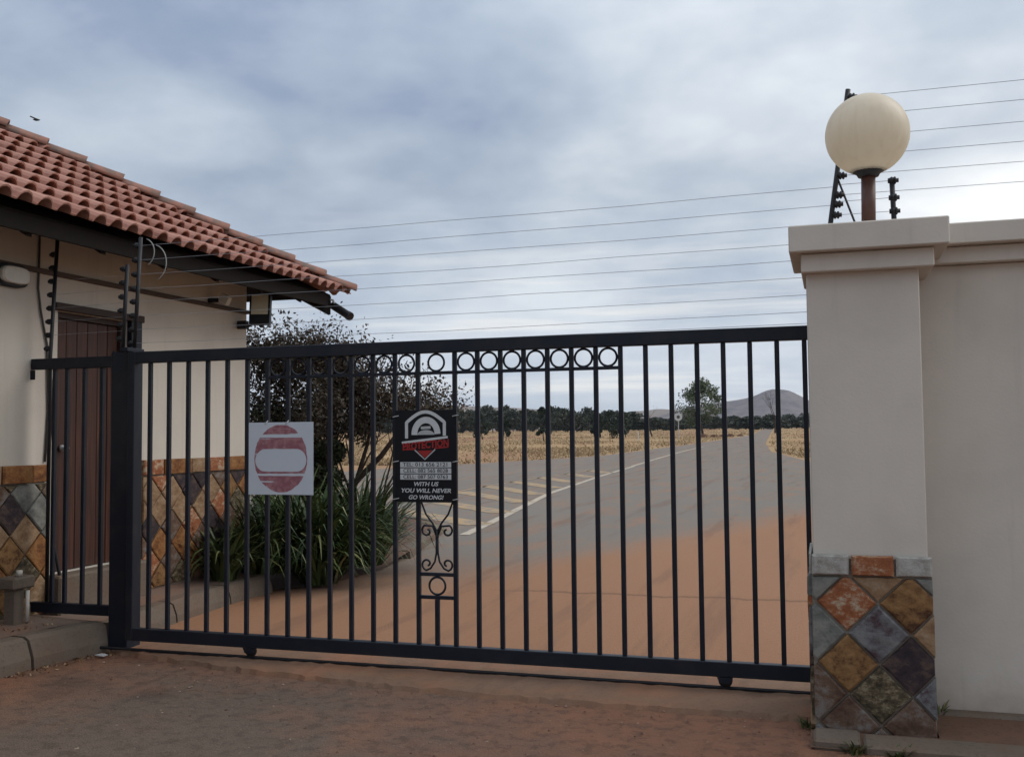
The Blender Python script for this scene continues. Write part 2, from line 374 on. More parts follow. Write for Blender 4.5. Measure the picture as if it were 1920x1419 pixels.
# ------------------------------------------------------------------ slate stones
def m_slate(name, cols, sc=9):
    def fn(g, b):
        p = g.vmath('ADD', g.pos(), g.vmath('MULTIPLY', (31, 17, 23), g.rand()))
        n = g.noise(g.scale(p, (1, 1, 1.6)), sc*1.15, 7, .68, .15); f = g.noise(p, sc*5, 5, .75)
        c = g.ramp(g.math('ADD', g.math('MULTIPLY', n, .72), g.math('MULTIPLY', f, .28)), [(.40+.20*i/(len(cols)-1), c_) for i, c_ in enumerate(cols)])
        return c, g.bump(g.math('ADD', n, g.math('MULTIPLY', f, .5)), .55, .012)
    return material(name, fn, .72, .3)
SL = dict(
    rustwhite=m_slate('rust_and_cream_slate', [(.22, .07, .028), (.28, .10, .04), (.42, .33, .23)], 12),
    bluegrey=m_slate('blue_grey_slate', [(.06, .035, .04), (.13, .128, .13), (.185, .185, .18)], 6),
    ochre=m_slate('ochre_slate', [(.07, .03, .013), (.19, .095, .034), (.25, .14, .055)], 9),
    plum=m_slate('plum_black_slate', [(.018, .014, .018), (.04, .025, .028), (.09, .06, .045)], 7),
    mottled=m_slate('mottled_olive_slate', [(.03, .025, .015), (.09, .065, .035), (.24, .20, .13)], 14),
    brown=m_slate('brown_slate', [(.07, .035, .022), (.12, .07, .045), (.17, .15, .135)], 7),
    tan=m_slate('tan_slate', [(.17, .095, .048), (.25, .155, .085), (.31, .22, .14)], 8),
    grey=m_slate('grey_green_slate', [(.09, .09, .08), (.15, .15, .135), (.21, .205, .18)], 6),
    orange=m_slate('orange_slate', [(.11, .04, .014), (.22, .09, .027), (.28, .15, .055)], 8),
    cream=m_slate('cream_limestone', [(.26, .24, .21), (.36, .345, .31), (.42, .40, .37)], 14))
SK = list(SL)
def clip(poly, x0, x1, z0, z1):
    for ax, lim, sg in ((0, x0, 1), (0, x1, -1), (1, z0, 1), (1, z1, -1)):
        out = []
        for i in range(len(poly)):
            a, b_ = poly[i], poly[(i+1) % len(poly)]; da, db = sg*(a[ax]-lim), sg*(b_[ax]-lim)
            if da >= 0: out.append(a)
            if da*db < 0: t = da/(da-db); out.append((a[0]+(b_[0]-a[0])*t, a[1]+(b_[1]-a[1])*t))
        poly = out
        if not poly: return []
    return poly
def stone(parent, poly, place, mt, depth=.022):
    """poly in (u, v); place(u, v, w) -> world, w out of the wall. Pillowed, slightly uneven slab."""
    c = np.mean(poly, 0); n_ = len(poly)
    area = abs(sum(poly[i][0]*poly[(i+1) % n_][1]-poly[(i+1) % n_][0]*poly[i][1] for i in range(n_)))/2
    if area < .0012: return
    V = []; dd = depth*random.uniform(.75, 1.25); tx, tz = random.uniform(-.03, .03), random.uniform(-.03, .03)
    shr = .008
    def ins(p, s_):
        v = np.array(c)-np.array(p); L = np.linalg.norm(v); return np.array(p)+v*min(s_/L, .45)
    for s_, w_ in ((shr, 0), (shr, .75), (shr+.012, 1)):
        for p in poly:
            q = ins(p, s_+random.uniform(-.002, .002)); V.append(place(q[0], q[1], w_*dd+(w_ > 0)*(tx*(q[0]-c[0])+tz*(q[1]-c[1])+random.uniform(-.0015, .0015))))
    V.append(place(c[0], c[1], dd*1.08))
    F = []
    for L in (0, 1):
        for i in range(n_): F.append((L*n_+i, L*n_+(i+1) % n_, (L+1)*n_+(i+1) % n_, (L+1)*n_+i))
    F += [(2*n_+i, 2*n_+(i+1) % n_, 3*n_) for i in range(n_)]
    return build('stone', V, F, mt, parent)
def lattice(parent, u0_, u1_, v0_, v1_, uc, vc, h, place, pick):
    for i in range(-14, 15):
        for j in range(-14, 15):
            if (i+j) % 2: continue
            u, v = uc+i*h, vc+j*h
            if u+h < u0_ or u-h > u1_ or v+h < v0_ or v-h > v1_: continue
            p = clip([(u-h, v), (u, v-h), (u+h, v), (u, v+h)], u0_, u1_, v0_, v1_)
            if len(p) >= 3: stone(parent, p, place, SL[pick(i, j)])

# ------------------------------------------------------------------ gate pillar and wall
PX0, PX1, PY0, PY1 = -.10, .435, 5.33, 5.86
pil = thing('gate_pillar', ((PX0+PX1)/2, (PY0+PY1)/2, 0), 'grey plastered gate pillar with moulded cap and slate clad base, carrying the globe lamp', 'pillar')
box('shaft', (PX0, PY0, .86), (PX1, PY1, 2.30), M['plaster'], pil, .006)
mb = MB().box((-.177, 5.205, 2.388), (.568, 5.93, 2.522), .006); mb.obj('cap_slab', M['plaster'], pil)
MB().box((-.122, 5.265, 2.292), (.502, 5.90, 2.386), .006).obj('cap_moulding', M['plaster'], pil)
gr = box('clad_base', (-.108, 5.325, -.02), (.452, 5.865, .858), M['grout'], pil, .003)
spec = {(0, 0): 'bluegrey', (-1, 1): 'rustwhite', (1, 1): 'ochre', (0, 2): 'tan', (-1, -1): 'ochre', (1, -1): 'plum', (0, -2): 'mottled', (-1, -3): 'brown', (1, -3): 'brown', (-2, 0): 'grey', (2, 0): 'tan', (-2, -2): 'brown', (2, -2): 'bluegrey', (-2, 2): 'grey', (2, 2): 'grey', (0, -4): 'brown'}
lattice(gr, -.112, .456, 0.005, .782, .2, .505, .147, lambda u, v, w_: (u, 5.325-w_, v), lambda i, j: spec.get((i, j), SK[(i*3+j*5) % 9]))
lattice(gr, 5.325, 5.865, 0.005, .782, 5.6, .505, .147, lambda u, v, w_: (-.108-w_*.9, u, v), lambda i, j: SK[(i*5+j*3+2) % 9])
for (a, b_, k) in ((-.112, .075, 'cream'), (.075, .282, 'rustwhite'), (.282, .458, 'cream')):
    stone(gr, [(a, .785), (b_, .785), (b_, .887), (a, .887)], lambda u, v, w_: (u, 5.325-w_, v), SL[k], .034)
stone(gr, [(5.32, .785), (5.86, .785), (5.86, .887), (5.32, .887)], lambda u, v, w_: (-.108-w_*.5, u, v), SL['cream'], .03)
bw = thing('boundary_wall', (4, 5.82, 0), 'long grey plastered boundary wall with stepped coping beside the lamp pillar', 'wall')
box('wall_body', (.437, 5.75, -.05), (9, 5.90, 2.36), M['plaster'], bw, .003)
box('coping_slab', (.57, 5.62, 2.452), (9, 6.02, 2.562), M['plaster'], bw, .006)
box('coping_moulding', (.504, 5.69, 2.362), (9, 5.96, 2.450), M['plaster'], bw, .006)
# concrete edging and soil in front of the wall
edg = structure(build('wall_verge', [(-.13, 5.06, 0.012), (9, 5.06, 0.012), (9, 5.75, .05), (.46, 5.75, .05), (.46, 5.30, .03), (-.13, 5.30, .025)], [(0, 1, 4, 5), (1, 2, 3, 4)], M['bed']))
for a, b_, y in ((-.115, .098, 5.07), (.112, 1.02, 5.05), (1.03, 1.95, 5.06), (1.96, 2.9, 5.05)):
    MB().box((a, y, -.03), (b_, y+.21, .045+random.uniform(-.006, .006)), .012).obj('edging_slab', M['kerb'], edg)
box('wall_plinth', (.47, 5.66, -.03), (9, 5.748, .062), M['kerb'], edg, .015)

# lamp
lp = thing('globe_lamp', (.205, 5.56, 2.522), 'cream globe lamp on a short brown post on top of the pillar', 'lamp')
def fn(g, b):
    b.inputs['Subsurface Weight'].default_value = .0
    p = g.pos(); z = g.sep(p)[2]
    st = g.noise(g.scale(p, (26, 26, 1.6)), 1, 4, .6)
    c = g.mix(g.step(st, .45, .7), (.86, .79, .66), (.82, .745, .61))
    return g.mix(g.math('MULTIPLY', g.step(g.noise(p, 9, 4), .5, .75), .15), c, (.48, .39, .28))
M['globe'] = material('cream_opal_plastic', fn, .38, .45)
_t = M['globe'].node_tree; _b = _t.nodes['Principled BSDF']; _tr = _t.nodes.new('ShaderNodeBsdfTranslucent'); _mx = _t.nodes.new('ShaderNodeMixShader'); _mx.inputs[0].default_value = .5
_t.links.new(_b.inputs['Base Color'].links[0].from_socket, _tr.inputs[0]); _t.links.new(_b.outputs[0], _mx.inputs[1]); _t.links.new(_tr.outputs[0], _mx.inputs[2])
_t.links.new(_mx.outputs[0], _t.nodes['Material Output'].inputs[0])
R = .212
MB().lathe([(R*math.sin(a), -R*math.cos(a)) for a in np.linspace(.36, PI, 26)], (.222, 5.56, 3.045), 48).obj('globe', M['globe'], lp, True)
MB().lathe([(.0, -.02), (.052, -.02), (.06, -.005), (.088, .012), (.088, .022), (.0, .022)], (.222, 5.56, 2.842), 24).obj('collar', M['dark'], lp, True)
M['lamppost'] = material('brown_painted_steel', lambda g, b: g.mix(g.noise(g.pos(), 30, 4), (.075, .035, .026), (.13, .06, .042)), .5, .4)
MB().tube([(.216, 5.56, 2.515), (.222, 5.56, 2.83)], .036, 20).obj('post', M['lamppost'], lp, True)
MB().lathe([(0, 0), (.07, 0), (.07, .008), (.038, .012)], (.216, 5.56, 2.5225), 20).obj('base_plate', M['lamppost'], lp)

# ------------------------------------------------------------------ electric fence
def epole(name, P, label, ins, side, brace=None, r=.014):
    t = thing(name, P[0], label, 'fence pole', 'electric fence poles')
    MB().tube(P, r, 8).obj('pole', M['dark'], t, True)
    for q in ins:
        i = MB(); i.lathe([(.0, -.028), (.014, -.028), (.014, -.016), (.021, -.012), (.021, -.004), (.013, 0), (.021, .004), (.021, .012), (.012, .016), (.012, .028), (0, .028)], (q[0]+side*.027, q[1], q[2]), 10, 0).obj('insulator', M['dark'], t, True)
    if brace: MB().tube(brace, .006, 6).obj('brace', M['dark'], t)
    return t
ZG = [2.86, 2.757, 2.655, 2.552, 2.46, 2.36, 2.262, 2.165, 2.10]
def on(P, z):
    for a, b_ in zip(P, P[1:]):
        if min(a[2], b_[2]) <= z <= max(a[2], b_[2]): t = (z-a[2])/(b_[2]-a[2]); return tuple(a[i]+(b_[i]-a[i])*t for i in range(3))
    return P[-1]
PR = [(-.055, 5.895, 2.02), (.032, 5.895, 2.675), (.142, 5.895, 3.405)]
ZW = [3.36, 3.253, 3.135, 3.028, 2.92, 2.812]
epole('electric_fence_pole', PR, 'tall leaning black fence pole rising behind the globe lamp', [on(PR, z) for z in ZW]+[on(PR, z) for z in (2.76, 2.70)], 1, [(.075, 5.895, 2.9), (.20, 5.905, 2.53)])
P2 = [(.375, 5.895, 2.40), (.362, 5.895, 2.67), (.357, 5.895, 2.885)]
epole('electric_fence_pole', P2, 'short black fence pole just right of the lamp post behind the pillar', [on(P2, z) for z in (2.87, 2.775, 2.70)], .25)
PA = [(-5.5, 6.12, .3), (-5.5, 6.12, 2.1), (-5.447, 6.12, 3.03)]
PB = [(-4.80, 6.04, 2.08), (-4.765, 6.04, 2.73)]
PC = [(-4.70, 6.04, 2.08), (-4.655, 6.04, 2.92)]
epole('electric_fence_pole', PA, 'leaning black fence pole left of the timber door with insulators', [on(PA, z) for z in (2.16, 2.26, 2.36, 2.46, 2.56, 2.66, 2.76, 2.86)], -1)
epole('electric_fence_pole', PB, 'shorter of the two black fence poles standing above the gate post', [on(PB, z) for z in (2.2, 2.3, 2.4, 2.5, 2.6, 2.7)], -1)
epole('electric_fence_pole', PC, 'taller of the two black fence poles above the gate post, right hand one', [on(PC, z) for z in ZG[:-1]], -1)
ef = thing('electric_fence', (-2.4, 5.97, 2.1), 'nine thin electric fence wires strung across above the sliding gate', 'wire fence')
for z in ZG:
    a = on(PC, z+.0); b_ = on(PR, z); mid = [(a[0]+(b_[0]-a[0])*t, a[1]+(b_[1]-a[1])*t, z-.012*4*t*(1-t)*random.uniform(.3, 1.2)) for t in np.linspace(0, 1, 9)]
    MB().tube(mid, .0017, 4).obj('wire', M['wire'], ef)
ef2 = thing('electric_fence', (3, 5.895, 2.6), 'thin electric fence wires running right above the boundary wall coping', 'wire fence')
for z in ZW+[2.87, 2.775, 2.70]:
    a = on(PR, min(z, 3.4)); MB().tube([(a[0], 5.895, z), (2, 5.895, z-.004), (4.5, 5.895, z-.008), (8.8, 5.895, z)] if z > 2.8 and z != 2.87 else [(a[0], 5.895, z), (.36, 5.895, z-.0)], .0017, 4).obj('wire', M['wire'], ef2)
# wires across the fixed panel on the left
ef3 = thing('electric_fence', (-5.1, 6.08, 2.2), 'short electric fence wires crossing in front of the timber door', 'wire fence')
for z in (2.26, 2.36, 2.46, 2.56, 2.66): MB().tube([on(PA, z), (on(PB, z)[0]-.02, 6.06, z)], .0014, 4).obj('wire', M['wire'], ef3)
lw = MB()
for cx_, cz_, rr_ in ((-4.60, 2.80, .09), (-4.53, 2.72, .12)):
    lw.tube([(cx_+rr_*math.sin(a), 6.0, cz_+rr_*math.cos(a)*1.1) for a in np.linspace(.3, 2.7, 12)], .004, 5)
tag(lw.obj('loose_wire', M['loosewire'], None, True), 'pale loose wire loops hanging off the taller fence pole under the eave', 'wire')

# ------------------------------------------------------------------ sliding gate
GY = 5.95
gt = thing('sliding_gate', (-2.3, GY, .045), 'long black sliding gate of vertical bars with a row of rings', 'gate')
box('top_rail', (-4.605, GY-.028, 2.012), (.20, GY+.028, 2.092), M['steel'], gt, .004)
box('bottom_rail', (-4.605, GY-.028, .108), (.20, GY+.028, .192), M['steel'], gt, .004)
bars = [-4.493+.1537*i for i in range(14)]; bars[-1] = -2.49
bars += [-2.241+.1508*i for i in range(15)]
b0 = box('bar', (bars[0]-.0135, GY-.0135, .193), (bars[0]+.0135, GY+.0135, 2.011), M['steel'], gt, .003)
for x in bars[1:]:
    c = b0.copy(); link(c); c.location = b0.location+Vector((x-bars[0], 0, 0))
box('stile', (-4.66, GY-.028, .108), (-4.607, GY+.028, 2.092), M['steel'], gt, .004)
# ring frieze
gaps = [(bars[i], bars[i+1]) for i in range(6, 13)]+[(-2.49, -2.241)]+[(bars[i], bars[i+1]) for i in range(14, 21)]
rg = MB().ring((0, 0, 0), .052, .007).V
r0_ = None
for a, b_ in gaps:
    x = (a+b_)/2
    if r0_ is None: r0_ = MB().ring((x, GY, 1.951), .0535, .0072).obj('ring', M['steel'], gt, True); x00 = x
    else:
        c = r0_.copy(); link(c); c.location = r0_.location+Vector((x-x00, 0, 0))
    box('ring_rail', (a+.0137, GY-.011, 1.876), (b_-.0137, GY+.011, 1.896), M['steel'], gt, .002)
# scroll column
sx = -2.3655
def spiral(c, r_, a0, turns, sg, n=26): return [(c[0]+r_*(1-.78*t)*math.cos(a0+sg*turns*2*PI*t), GY, c[1]+r_*(1-.78*t)*math.sin(a0+sg*turns*2*PI*t)) for t in np.linspace(0, 1, n)]
for zz in (.627, .485): box('cross_bar', (-2.4763, GY-.01, zz-.011), (-2.2547, GY+.01, zz+.011), M['steel'], gt, .002)
MB().ring((sx, GY, .556), .0535, .0072).obj('ring', M['steel'], gt, True)
box('bar', (sx-.0135, GY-.0135, .193), (sx+.0135, GY+.0135, .473), M['steel'], gt, .003)
for s_ in (-1, 1):
    low_ = [(sx+s_*.004, GY, .90), (sx+s_*.005, GY, .76), (sx+s_*.016, GY, .705), (sx+s_*.045, GY, .663), (sx+s_*.075, GY, .650)]
    sp = spiral((sx+s_*.066, .690), .042, -PI/2 if s_ > 0 else -PI/2, .95, s_)
    MB().tube(low_+[(p[0], p[1], p[2]) for p in sp[3:]], .0068, 6).obj('scroll', M['steel'], gt, True)
    up = [(sx+s_*.004, GY, .84), (sx+s_*.006, GY, .90), (sx+s_*.03, GY, .945), (sx+s_*.075, GY, 1.0), (sx+s_*.103, GY, 1.07), (sx+s_*.108, GY, 1.14)]
    MB().tube(up, .0068, 6).obj('scroll', M['steel'], gt, True)
    sp = spiral((sx+s_*.066, .895), .042, PI/2, .95, -s_)
    MB().tube([(sx+s_*.008, GY, .875), (sx+s_*.03, GY, .925)]+sp[2:], .0068, 6).obj('scroll', M['steel'], gt, True)
for x in (-3.69, -.607):
    wq = MB().lathe([(0, -.014), (.036, -.014), (.04, -.008), (.032, 0), (.04, .008), (.036, .014), (0, .014)], (x, GY, .086), 20, 1).obj('wheel', M['dark'], gt, True)
    MB().prism([(x-.045, GY-.03, .1075), (x-.03, GY-.03, .075), (x+.03, GY-.03, .075), (x+.045, GY-.03, .1075)], (0, .006, 0)).obj('wheel_bracket', M['steel'], gt)
# fixed side panel + post
fp = thing('fence_panel', (-5.2, 6.1, .22), 'short fixed black bar panel between the gate post and the gatehouse wall', 'fence')
box('top_rail', (-5.645, 6.085, 2.005), (-4.86, 6.135, 2.085), M['steel'], fp, .004)
box('bottom_rail', (-5.645, 6.085, .232), (-4.86, 6.135, .305), M['steel'], fp, .004)
box('end_bracket', (-5.645, 6.08, 1.93), (-5.60, 6.084, 2.0), M['steel'], fp, .001)
for x in (-5.445, -5.334, -5.18, -5.026, -4.90): box('bar', (x-.0135, 6.096, .306), (x+.0135, 6.124, 2.004), M['steel'], fp, .003)
gp = thing('gate_post', (-4.765, 6.06, 0), 'thick square black gate post at the left end of the gate', 'post')
box('post', (-4.857, 5.99, 0.0), (-4.70, 6.14, 2.10), M['steel'], gp, .006)
box('guide_bracket', (-4.72, 5.915, 2.098), (-4.66, 6.10, 2.125), M['steel'], gp, .003)
box('catch_plate', (-4.70, 5.985, .95), (-4.664, 6.03, 1.15), M['steel'], gp, .003)

# ------------------------------------------------------------------ signs on the gate
def text(body, size, mt, parent, loc, bold=0, shear=0, width=None, align='CENTER', rot=0):
    cu = bpy.data.curves.new('lettering', 'FONT'); cu.body = body; cu.size = size; cu.align_x = align; cu.align_y = 'CENTER'
    cu.shear = shear; cu.offset = bold; cu.extrude = .0006; cu.resolution_u = 3
    o = bpy.data.objects.new('tmp', cu); COL.objects.link(o); bpy.context.view_layer.update()
    me = bpy.data.meshes.new_from_object(o.evaluated_get(bpy.context.evaluated_depsgraph_get())); bpy.data.objects.remove(o)
    A = np.array([v.co[:] for v in me.vertices]); sx_ = 1
    if width: sx_ = width/(A[:, 0].max()-A[:, 0].min())
    c_, s__ = math.cos(rot), math.sin(rot)
    V = [(loc[0]+(v[0]*sx_)*c_-v[1]*s__, loc[1]-v[2], loc[2]+v[0]*sx_*s__+v[1]*c_) for v in A]
    F = [tuple(p.vertices) for p in me.polygons]; bpy.data.meshes.remove(me)
    return build('lettering', V, F, mt, parent)
SY = GY-.024
M['signblack'] = material('glossy_black_sign', lambda g, b: g.mix(g.noise(g.pos(), 12), (.004, .0045, .007), (.009, .009, .012)), .5, .2)
M['signwhite'] = material('sign_white_print', lambda g, b: g.mix(g.noise(g.pos(), 40, 4), (.46, .47, .48), (.58, .59, .59)), .5, .3)
M['signgrey'] = material('sign_silver_print', lambda g, b: g.mix(g.noise(g.pos(), 30, 4), (.34, .35, .35), (.45, .46, .46)), .5, .3)
M['signred'] = material('sign_red_print', lambda g, b: g.mix(g.noise(g.pos(), 40, 4), (.22, .012, .012), (.36, .022, .02)), .5, .3)
sb = thing('security_sign', (-2.42, SY, 1.07), 'black security company sign with white emblem and red lettering tied to the gate', 'sign')
X0, X1, Z0, Z1 = -2.638, -2.222, 1.075, 1.652
box('sign_plate', (X0, SY-.003, Z0), (X1, SY, Z1), M['signblack'], sb, .0008)
sc = (X0+X1)/2; ly = SY-.0045
def band(pts, wd, mt, parent, y=ly):
    q = MB(); n_ = len(pts); L = []; Rr = []
    for i, p in enumerate(pts):
        a = np.array(pts[max(i-1, 0)]); b_ = np.array(pts[min(i+1, n_-1)]); t = (b_-a)/np.linalg.norm(b_-a); nn = np.array((-t[1], t[0]))*wd/2
        L.append((p[0]+nn[0], y, p[1]+nn[1])); Rr.append((p[0]-nn[0], y, p[1]-nn[1]))
    return build('emblem', L+Rr, [(i, i+1, n_+i+1, n_+i) for i in range(n_-1)], mt, parent)
arch = [(sc-.128, 1.475), (sc-.128, 1.575)]+[(sc+x, 1.575+.066*math.cos(x/.128*PI/2)) for x in np.linspace(-.122, .122, 13)]+[(sc+.128, 1.575), (sc+.128, 1.49)]
band(arch, .021, M['signwhite'], sb)
eye = [(sc+.078*math.cos(a)+.004, 1.502+.088*math.sin(a)) for a in np.linspace(PI*1.02, -.0, 18)]
band(eye, .040, M['signwhite'], sb)
pup = [(sc+.004+.058*math.cos(a), 1.497+.030*math.sin(a)) for a in np.linspace(0, PI, 12)]
build('emblem', [(x, ly, z) for x, z in pup], [tuple(range(12))], M['signgrey'], sb)
band([(sc-.030, 1.540), (sc+.036, 1.543)], .017, M['signgrey'], sb)
band([(sc-.16, 1.448), (sc+.02, 1.4675), (sc+.15, 1.482)], .014, M['signwhite'], sb)
text('PROTECTION', .062, M['signred'], sb, (sc, ly, 1.432), .0022, .1, .315, rot=.085)
band([(sc-.155, 1.405), (sc-.07, 1.406)], .008, M['signred'], sb); band([(sc+.06, 1.412), (sc+.155, 1.421)], .008, M['signred'], sb)
build('emblem', [(sc-.055, ly, 1.398), (sc-.004, ly, 1.352), (sc+.05, ly, 1.400)], [(0, 1, 2)], M['signred'], sb)
band([(sc-.072, 1.402), (sc-.004, 1.343), (sc+.066, 1.405)], .008, M['signgrey'], sb, ly-.0006)
for i, s_ in enumerate(('TEL: 013 656 2121', 'CELL: 082 565 8028', 'CELL: 087 507 0763')):
    z = 1.310-.0385*i
    box('number_panel', (sc-.172, SY-.0044, z-.0165), (sc+.172, SY-.0032, z+.0165), M['signwhite'], sb, .0003)
    text(s_, .034, M['signblack'], sb, (sc, SY-.0056, z), 0, 0, .30)
for s_, z, wd in (('WITH US', 1.188, .165), ('YOU WILL NEVER', 1.147, .335), ('GO WRONG!', 1.105, .235)):
    text(s_, .036, M['signwhite'], sb, (sc, ly, z), .0008, .22, wd)
for x in (X0+.006, X1-.006):
    for z in (1.615, 1.33, 1.095): MB().tube([(x-.02, SY-.005, z-.004), (x, SY-.008, z), (x+.02, SY-.002, z+.004)], .003, 5).obj('wire_tie', M['signgrey'], sb)
def fn(g, b):
    x, y, z = g.sep(g.obj()); p = g.obj()
    wob = g.math('MULTIPLY', g.math('SUBTRACT', g.noise(p, 16, 3), .5), .10)
    u = g.math('DIVIDE', x, .196); v = g.math('DIVIDE', g.math('ADD', z, .0), .222)
    r = g.math('ADD', g.math('SQRT', g.math('ADD', g.math('MULTIPLY', u, u), g.math('MULTIPLY', v, v))), wob)
    inside = g.math('LESS_THAN', r, 1.0)
    zz = g.math('ADD', z, .012)
    # faded central bar with rounded ends
    barx = g.math('MAXIMUM', g.math('SUBTRACT', g.math('ABSOLUTE', x), .115), 0)
    bd = g.math('SQRT', g.math('ADD', g.math('MULTIPLY', barx, barx), g.math('MULTIPLY', zz, zz)))
    notbar = g.math('GREATER_THAN', g.math('ADD', bd, g.math('MULTIPLY', wob, .06)), .074)
    st = g.noise(g.scale(p, (3, 3, 55)), 1, 4, .65, .5)
    streak = g.step(st, .66, .58)
    sl = g.math('GREATER_THAN', g.math('ABSOLUTE', g.math('ADD', g.math('SUBTRACT', z, .148), g.math('MULTIPLY', wob, .06))), .011)
    sl2 = g.math('GREATER_THAN', g.math('ABSOLUTE', g.math('ADD', g.math('ADD', z, .107), g.math('MULTIPLY', wob, .06))), .007)
    k = g.math('MULTIPLY', g.math('MULTIPLY', inside, notbar), g.math('MULTIPLY', g.math('MULTIPLY', sl, sl2), streak))
    paint = g.mix(g.step(g.noise(p, 20, 4), .4, .65), (.24, .075, .095), (.34, .15, .165))
    back = g.mix(g.noise(p, 8, 4), (.47, .51, .57), (.54, .57, .62))
    return g.mix(g.math('MULTIPLY', k, .95), back, paint)
M['fadedsign'] = material('faded_red_disc_print', fn, .5, .3)
sw = thing('warning_sign', (-3.46, SY, 1.115), 'square white sign with a faded red disc on the gate', 'sign')
box('sign_plate', (-3.697, SY-.003, 1.113), (-3.217, SY, 1.588), M['fadedsign'], sw, .0008)
for x in (-3.565, -3.41): MB().tube([(x-.012, SY-.004, 1.575), (x, SY-.007, 1.585), (x+.004, SY+.012, 1.60)], .003, 5).obj('wire_tie', M['signgrey'], sw)

# ------------------------------------------------------------------ gatehouse
XB = -5.65; YF = 9.0; YN = -1.0; XL = -12.0
gh = thing('gatehouse', (-8.8, 4, 0), 'plastered gatehouse with red tiled hip roof and slate clad base', 'building')
q = MB()
q.box((XB-.22, YN, 0), (XB, 6.36, 3.36)).box((XB-.22, 7.16, 0), (XB, YF, 3.36)).box((XB-.22, 6.36, 2.475), (XB, 7.16, 3.36)).box((XB-.22, 6.36, 0), (XB, 7.16, .47))
q.box((XL, YF-.22, 0), (XB-.221, YF, 3.36)).box((XL, YN, 0), (XB-.221, YN+.22, 3.36)).box((XL, YN+.221, 0), (XL+.22, YF-.221, 3.36))
q.obj('wall', M['housewall'], gh)
box('moulding', (XB+.001, YN, 2.735), (XB+.035, YF, 2.772), M['moulding'], gh, .004)
# door
dr = MB().box((XB-.13, 6.361, .47), (XB-.03, 6.40, 2.474)).box((XB-.13, 7.12, .47), (XB-.03, 7.159, 2.474)).box((XB-.13, 6.40, 2.43), (XB-.03, 7.12, 2.474)).obj('door', M['doorframe'], gh)
np_ = 6; pw = .718/np_
for i in range(np_): box('plank', (XB-.10, 6.401+i*pw+.002, .475), (XB-.06+random.uniform(-.003, .003), 6.401+(i+1)*pw-.002, 2.428), M['door'], dr, .005)
for z in (.75, 1.45, 2.2): box('hinge', (XB-.057, 7.06, z-.02), (XB-.045, 7.15, z+.02), M['dark'], dr, .003)
MB().lathe([(0, 0), (.022, 0), (.026, .02), (.014, .03), (.014, .05), (.028, .06), (.0, .075)], (XB-.056, 6.47, 1.42), 12, 0).obj('handle', M['signgrey'], dr, True)
box('door_lintel', (XB+.001, 6.30, 2.478), (XB+.045, 7.34, 2.535), M['doorframe'], gh, .004)
box('door_jamb', (XB+.001, 7.162, .48), (XB+.05, 7.30, 2.476), M['steel'], gh, .004)
box('door_step', (XB-.03, 6.24, .1), (XB+.16, 7.30, .468), M['kerb'], gh, .015)
# stone cladding panels
for a, b_, seed in ((3.2, 6.255, 3), (7.345, 9.0, 8)):
    cl = box('stone_cladding', (XB+.001, a, .0), (XB+.018, b_, 1.165), M['grout'], gh, .002)
    rs = random.Random(seed)
    if seed == 3:
        sp = {(0, 0): 'tan', (-1, 1): 'plum', (1, -1): 'orange', (0, -2): 'mottled', (-1, -1): 'ochre', (1, 1): 'grey', (-2, 0): 'tan', (-1, -3): 'ochre', (1, -3): 'tan', (-2, -2): 'orange', (0, 2): 'grey', (0, -4): 'tan', (2, 0): 'grey', (2, -2): 'orange'}
        yc, zc = 6.03, .80
    else:
        sp = {}; yc, zc = 7.9, .86
    keys = ['rustwhite', 'plum', 'tan', 'orange', 'plum', 'brown', 'tan', 'brown', 'ochre', 'mottled']
    memo = {}
    def pick(i, j):
        if (i, j) in sp: return sp[(i, j)]
        if (i, j) not in memo: memo[(i, j)] = rs.choice(keys)
        return memo[(i, j)]
    lattice(cl, a+.002, b_-.002, .2, 1.162, yc, zc, .15, lambda u, v, w_: (XB+.018+w_, u, v), pick)
    y = a
    while y < b_-.01:
        L = min(rs.uniform(.24, .42), b_-y); L = b_-y if b_-y-L < .12 else L
        stone(cl, [(y, 1.168), (y+L, 1.168), (y+L, 1.305), (y, 1.305)], lambda u, v, w_: (XB+.002+w_, u, v), SL[rs.choice(['orange', 'ochre', 'rustwhite', 'orange', 'tan'])], .045)
        y += L
# roof
EX, EY, EZ = -4.9, 9.75, 2.965; TP = .56; NP = math.atan(TP); cp, sp_ = math.cos(NP), math.sin(NP)
OX = .75; ENY = YN-OX; EXL = XL-OX; HALF = (EX-EXL)/2
dk = MB(); o_ = -.05
c4 = [(EX-.126, EY-.126), (EX-.126, ENY), (EXL, ENY), (EXL, EY-.126)]; top_ = [(EX-HALF, EY-HALF), (EX-HALF, ENY+HALF)]; zr = EZ+TP*HALF
Vd = [(x, y, EZ+o_+.126*TP) for x, y in c4]+[(x, y, zr+o_) for x, y in top_]
dk.add(Vd+[(x, y, z-.03) for x, y, z in Vd], [(1, 0, 4, 5), (2, 1, 5), (3, 2, 5, 4), (0, 3, 4), (7, 11, 10, 6)[::-1], (8, 11, 7)[::-1], (9, 10, 11, 8)[::-1], (6, 10, 9)[::-1], (0, 1, 7, 6), (1, 2, 8, 7), (2, 3, 9, 8), (3, 0, 6, 9)])
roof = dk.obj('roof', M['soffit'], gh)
TWD, TL = .1735, .335
PROF = [(0, -.004), (.012, 0), (.024, .030), (.046, .052), (.075, .060), (.104, .052), (.126, .030), (.138, 0), (TWD, -.004)]
